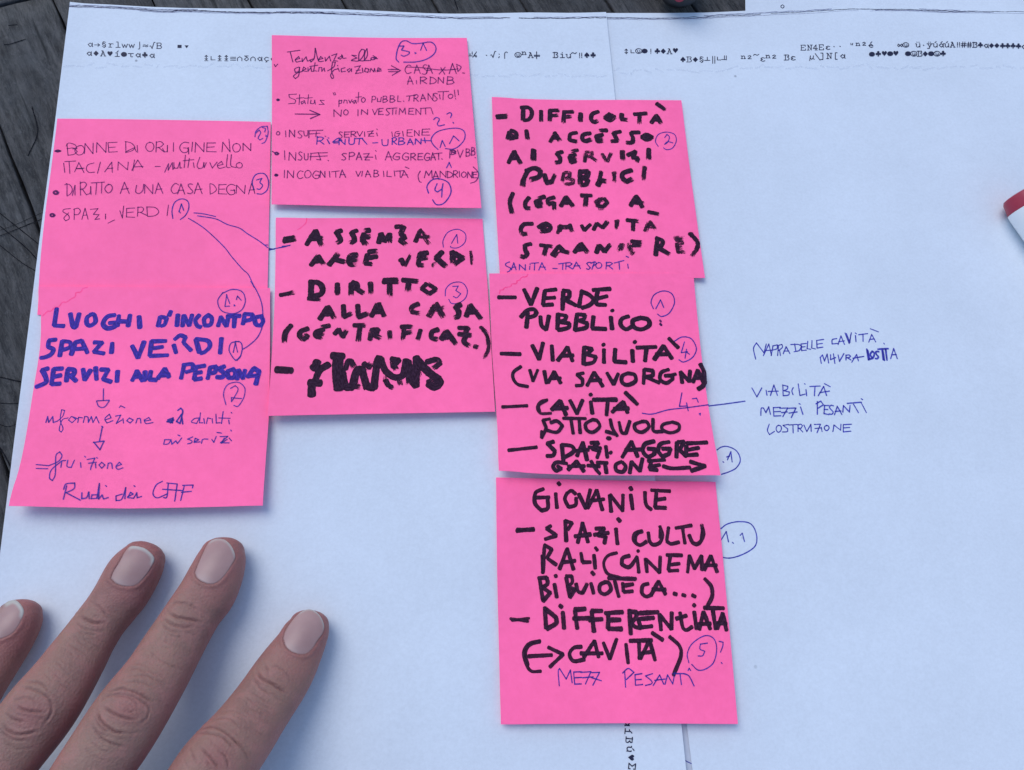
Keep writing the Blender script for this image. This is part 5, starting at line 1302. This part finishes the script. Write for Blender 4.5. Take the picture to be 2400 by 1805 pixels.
nail_objs = {}
redtip = np.zeros(nV)
for k, po in NAILS.items():
    po = np.array(po, float)
    cl = spline(np.vstack([po, po[:1]]), 9)[:-1]
    d = seg_dist(VP, np.vstack([cl, cl[:1]]))
    ins = inside(VP, cl)
    s = np.where(ins, -d, d)
    D = AXES[k]
    tipv = (proj([D[8, :3]])[0][0] - [0, 1240]) * 2.9105
    basev = (proj([D[28, :3]])[0][0] - [0, 1240]) * 2.9105
    ax_ = (basev - tipv) / np.linalg.norm(basev - tipv)
    cen = po.mean(0)
    tpos = (VP - cen) @ ax_                      # negative towards the tip
    prox = 1 / (1 + np.exp(-(tpos + 55) / 25))     # the fold of skin runs round the base and sides
    disp[idx] += np.where(s < 0, -0.42 * np.clip(-s / 10, 0, 1), 0) + 0.30 * prox * np.exp(-((s - 15) / 13) ** 2) * (s > -2)
    crease[idx] = np.maximum(crease[idx], 0.9 * np.exp(-((s - 2) / 5) ** 2) * (0.3 + .7 * prox))
    # the nail plate
    cc = cl.mean(0)
    V, F, fr, vv = [], [], [], []
    NR, NC = 16, len(cl)
    pts2, pts3 = [], []
    ok = True
    for r in range(NR + 1):
        f = r / NR
        for q in (range(NC) if r else [0]):
            v2 = cc + (cl[q] - cc) * f * 1.0
            loc, n = hit(v2)
            if loc is None:
                # beyond the skin: carry on from the centre point outwards
                g = f
                while loc is None and g > 0.3:
                    g -= 0.04
                    loc, n = hit(cc + (cl[q] - cc) * g)
                p = back([vh(v2)], loc[2])[0]
                loc = Vector((p[0], p[1], loc[2] - 0.15))
            pts3.append(np.array(loc))
            pts2.append(v2)
    P3 = np.array(pts3)
    # smooth plate: fit a quadratic surface and mix with the skin below
    c3 = P3.mean(0)
    X = P3 - c3
    M_ = np.c_[np.ones(len(X)), X[:, 0], X[:, 1], X[:, 0] ** 2, X[:, 0] * X[:, 1], X[:, 1] ** 2]
    cf, *_ = np.linalg.lstsq(M_, X[:, 2], rcond=None)
    zf = M_ @ cf + c3[2]
    P3[:, 2] = 0.72 * zf + 0.28 * P3[:, 2] + 0.10
    # re-project so that the outline stays where it was
    XY = back(vh_all(pts2), P3[:, 2])
    P3[:, :2] = XY
    tp_ = (np.array(pts2) - cen) @ ax_
    lat = (np.array(pts2) - cen) @ np.array([-ax_[1], ax_[0]])
    idxf = lambda r, q: 0 if r == 0 else 1 + (r - 1) * NC + q % NC
    for q in range(NC):
        F.append((0, idxf(1, q), idxf(1, q + 1)))
        for r in range(1, NR):
            F.append((idxf(r, q), idxf(r + 1, q), idxf(r + 1, q + 1), idxf(r, q + 1)))
    V = [tuple(p) for p in P3]
    nb = len(V)
    for q in range(NC):    # the edge turns down into the skin
        a = P3[idxf(NR, q)]
        V.append((a[0], a[1], a[2] - 0.75))
    for q in range(NC):
        F.append((idxf(NR, q), nb + q, nb + (q + 1) % NC, idxf(NR, q + 1)))
    # free edge width
    dist_edge = np.array([seg_dist(np.array([p]), np.vstack([cl, cl[:1]]))[0] for p in pts2])
    half = tp_.min()
    white = np.clip((1 - dist_edge / {'ring': 24, 'middle': 12, 'index': 10, 'pinky': 32}[k]) * 2.2, 0, 1) * np.clip((-(tp_ + 0.10 * lat) / abs(half) - 0.42) * 5, 0, 1)
    if k != 'pinky':
        white = np.clip((1 - dist_edge / {'ring': 25, 'middle': 12, 'index': 10}[k]) * 2.2, 0, 1) * np.clip((-tp_ - 0.35 * lat * 0 + 0) / abs(half) * 4 - 1.9, 0, 1)
    lun = np.exp(-(((tp_ - tp_.max()) / 45) ** 2)) * np.exp(-(lat / 70) ** 2)
    nail_objs[k] = (V, F, np.r_[white, white[[idxf(NR, q) for q in range(NC)]]], np.r_[lun, np.zeros(NC)])
for k, D in AXES.items():
    if k == 'thumb':
        continue
    d = np.linalg.norm(co - D[8, :3], axis=1)
    redtip = np.maximum(redtip, np.exp(-(d / 13) ** 2))
for cx, cy, r in ((190, 1240, 110), (880, 1230, 120), (1480, 1560, 130)):
    d = np.linalg.norm(vhp - [cx, cy], axis=1)
    redtip = np.maximum(redtip, 0.55 * np.exp(-(d / r) ** 2) * vis)
redtip = np.maximum(redtip, 0.75 * np.clip(1.05 - nor[:, 2] * 1.15, 0, 1))
co2 = co + nor * disp[:, None]
co2[:, 2] = np.maximum(co2[:, 2], PAPZ - 0.3)
hm.vertices.foreach_set('co', (co2 * MM).ravel())
hm.polygons.foreach_set('use_smooth', [True] * len(hm.polygons))
for nm, arr in (('crease', crease), ('redness', redtip)):
    a = hm.attributes.new(nm, 'FLOAT', 'POINT')
    a.data.foreach_set('value', arr.astype(np.float32))
hm.update()


def skin_mat():
    m, N, L, out = mat('skin')
    co_ = N('TexCoord').outputs['Object']
    n1 = noise(N, L, co_, 90, 5, 0.6)
    n2 = noise(N, L, co_, 700, 4, 0.65)
    n3 = noise(N, L, co_, 190, 5, 0.7)
    cr = N('Attribute', attribute_name='crease').outputs['Fac']
    rd = N('Attribute', attribute_name='redness').outputs['Fac']
    c = mix(N, L, ramp(N, L, n1, [(0.3, 0.0), (0.7, 1.0)]), (0.33, 0.190, 0.146), (0.245, 0.136, 0.114))
    c = mix(N, L, ramp(N, L, noise(N, L, co_, 48, 4, 0.6), [(0.50, 0.0), (0.66, 0.55)]), c, (0.34, 0.150, 0.130))
    c = mix(N, L, ramp(N, L, noise(N, L, co_, 420, 3, 0.7), [(0.60, 0.0), (0.75, 0.5)]), c, (0.21, 0.105, 0.09))
    c = mix(N, L, ramp(N, L, n3, [(0.45, 0.0), (0.62, 0.75)]), c, (0.37, 0.180, 0.155))
    f = N('Math', operation='MULTIPLY')
    L(rd, f.inputs[0])
    f.inputs[1].default_value = 0.70
    c = mix(N, L, f.outputs[0], c, (0.36, 0.112, 0.115))
    f = N('Math', operation='MULTIPLY')
    L(cr, f.inputs[0])
    f.inputs[1].default_value = 0.75
    c = mix(N, L, f.outputs[0], c, (0.20, 0.085, 0.08))
    p = N('BsdfPrincipled', Roughness=0.52)
    p.inputs['Specular IOR Level'].default_value = 0.32
    p.inputs['Subsurface Weight'].default_value = 0.22
    p.inputs['Subsurface Radius'].default_value = (1.0, 0.35, 0.2)
    p.inputs['Subsurface Scale'].default_value = 0.0022
    L(c, p.inputs['Base Color'])
    vo = N('TexVoronoi', Scale=1500)
    L(co_, vo.inputs['Vector'])
    b = N('Bump', Strength=0.5, Distance=0.0003)
    L(n2, b.inputs['Height'])
    b2 = N('Bump', Strength=0.5, Distance=0.0002)
    L(vo.outputs['Distance'], b2.inputs['Height'])
    L(b.outputs[0], b2.inputs['Normal'])
    L(b2.outputs[0], p.inputs['Normal'])
    L(p.outputs[0], out.inputs[0])
    return m


def nail_mat():
    m, N, L, out = mat('fingernail')
    co_ = N('TexCoord').outputs['Object']
    wh = N('Attribute', attribute_name='free_edge').outputs['Fac']
    lu = N('Attribute', attribute_name='lunula').outputs['Fac']
    c = mix(N, L, ramp(N, L, noise(N, L, co_, 140, 4), [(0.3, 0.0), (0.7, 1.0)]), (0.37, 0.222, 0.210), (0.43, 0.265, 0.250))
    f = N('Math', operation='MULTIPLY')
    L(lu, f.inputs[0])
    f.inputs[1].default_value = 0.5
    c = mix(N, L, f.outputs[0], c, (0.50, 0.39, 0.37))
    c = mix(N, L, wh, c, (0.49, 0.46, 0.42))
    p = N('BsdfPrincipled', Roughness=0.36)
    p.inputs['Specular IOR Level'].default_value = 0.38
    p.inputs['Subsurface Weight'].default_value = 0.12
    p.inputs['Subsurface Radius'].default_value = (1.0, 0.5, 0.4)
    p.inputs['Subsurface Scale'].default_value = 0.001
    L(c, p.inputs['Base Color'])
    b = N('Bump', Strength=0.2, Distance=0.0002)
    L(noise(N, L, co_, 300, 3), b.inputs['Height'])
    L(b.outputs[0], p.inputs['Normal'])
    L(p.outputs[0], out.inputs[0])
    return m


hand = bpy.data.objects.new('hand', hm)
C.objects.link(hand)
hm.materials.clear()
hm.materials.append(skin_mat())
tag(hand, 'bare left hand, palm down with spread fingers, resting on the left white sheet', 'hand')
M_nail = nail_mat()
for k, (V, F, wh, lu) in nail_objs.items():
    o = mesh_obj('fingernail', V, F, M_nail, hand)
    for nm, arr in (('free_edge', wh), ('lunula', lu)):
        a = o.data.attributes.new(nm, 'FLOAT', 'POINT')
        a.data.foreach_set('value', np.array(arr, np.float32))
# finger ring, worn low on the ring finger
D = AXES['ring']
pr = (proj(D[:, :3])[0] - [0, 1240]) * 2.9105
ii = int(np.argmin(np.abs(pr[:, 1] - 1812)))
cpt, T = D[ii, :3], D[ii + 3, :3] - D[ii - 3, :3]
T /= np.linalg.norm(T)
sd_ = np.cross(T, [0, 0, 1]); sd_ /= np.linalg.norm(sd_)
up = np.cross(sd_, T)
V, F = [], []
prof = [(-2.0, 0.1), (-1.8, 0.7), (-1.0, 1.0), (0, 1.1), (1.0, 1.0), (1.8, 0.7), (2.0, 0.1), (2.0, -.6), (-2.0, -.6)]
for q in range(64):
    t = 2 * math.pi * q / 64
    for a, b in prof:
        rr = D[ii, 3] + b
        V.append(tuple(cpt + T * a + sd_ * math.cos(t) * rr + up * math.sin(t) * (D[ii, 3] * .82 + b)))
mP = len(prof)
for q in range(64):
    for a in range(mP):
        F.append((q * mP + a, q * mP + (a + 1) % mP, ((q + 1) % 64) * mP + (a + 1) % mP, ((q + 1) % 64) * mP + a))
M_silver = simple('silver', (0.82, 0.82, 0.84), 0.22, Metallic=1.0)
mesh_obj('finger_ring', V, F, M_silver, hand)

# ------------------------------------------------------------------ markers
M_red = simple('red_plastic', (0.33, 0.015, 0.045), 0.42)
M_white = simple('white_plastic', (0.82, 0.84, 0.85), 0.35)
M_blk = simple('black_plastic', (0.02, 0.02, 0.022), 0.4)


def lathe(name, prof, material, parent, n=48, facets=None):
    V, F = [], []
    for s, r in prof:
        for k in range(n):
            t = 2 * math.pi * (k + .5) / n
            V.append((s, r * math.cos(t), r * math.sin(t)))
    for i in range(len(prof) - 1):
        for k in range(n):
            F.append((i * n + k, (i + 1) * n + k, (i + 1) * n + (k + 1) % n, i * n + (k + 1) % n))
    F.append(tuple(range(n)))
    F.append(tuple((len(prof) - 1) * n + k for k in range(n))[::-1])
    return mesh_obj(name, V, F, material, parent, False)


def shade(o, ang=35):
    me = o.data
    me.polygons.foreach_set('use_smooth', [True] * len(me.polygons))
    me.set_sharp_from_angle(angle=R_(ang))


R = 8.2
root = bpy.data.objects.new('marker_pen', None)
C.objects.link(root)
# axis: from the end plug down and to the right in the picture
zc = PAPZ - 0.4 + R
pa, pb = back([(2375, 498)], zc)[0], back([(2400, 528)], zc)[0]
q0 = back([(2360, 462)], zc)[0]
dv = back([(2375, 498)], zc)[0] - q0
dv = (back([(2375 + 56, 498 + 80)], zc)[0] - pa)
dv /= np.linalg.norm(dv)
pv = np.array([-dv[1], dv[0]])
if pv @ (back([(2420, 470)], zc)[0] - pa) < 0:
    pv = -pv
cst = pa + pv * (R + .1)
root.matrix_world = Matrix(((dv[0], -dv[1], 0, cst[0] * MM), (dv[1], dv[0], 0, cst[1] * MM), (0, 0, 1, zc * MM), (0, 0, 0, 1)))
tag(root, 'white barrelled marker with a red end, cut off at the right side of the photo', 'marker')
shade(lathe('end_plug', [(-6.0, 0.5), (-6.0, 5.2), (-5.6, 6.6), (-4.6, 7.2), (-0.6, 7.9), (-.05, 8.0)], M_red, root))
shade(lathe('barrel', [(0.0, 7.9), (0.2, R), (70, R), (86, R), (86.3, R - .3)], M_white, root))
shade(lathe('cap', [(86.4, 8.4), (86.6, R + .6), (126, R + .1), (129, 7.6), (130, 6.0), (130.2, 0.5)], M_red, root))
root2 = bpy.data.objects.new('marker_pen', None)
C.objects.link(root2)
pc = back([(1593, -9)], 8.5)[0]
pd = back([(1612, -380)], 8.5)[0]
dv = (pd - pc) / np.linalg.norm(pd - pc)
root2.matrix_world = Matrix(((dv[0], -dv[1], 0, pc[0] * MM), (dv[1], dv[0], 0, pc[1] * MM), (0, 0, 1, 8.6 * MM), (0, 0, 0, 1)))
tag(root2, 'dark marker end with a red spot on the bare wood at the top edge', 'marker')
shade(lathe('end_plug', [(-1.2, 0.3), (-1.2, 2.0), (-.2, 2.6), (0.4, 2.6)], M_red, root2))
shade(lathe('barrel', [(0.0, 2.7), (0.1, 5.5), (1.2, 7.6), (3.5, 8.5), (60, 8.5), (88, 8.3), (89, 8.3)], M_blk, root2))
shade(lathe('cap', [(89.1, 8.4), (89.3, 8.9), (125, 8.2), (129, 6.5), (129.5, .5)], M_blk, root2))
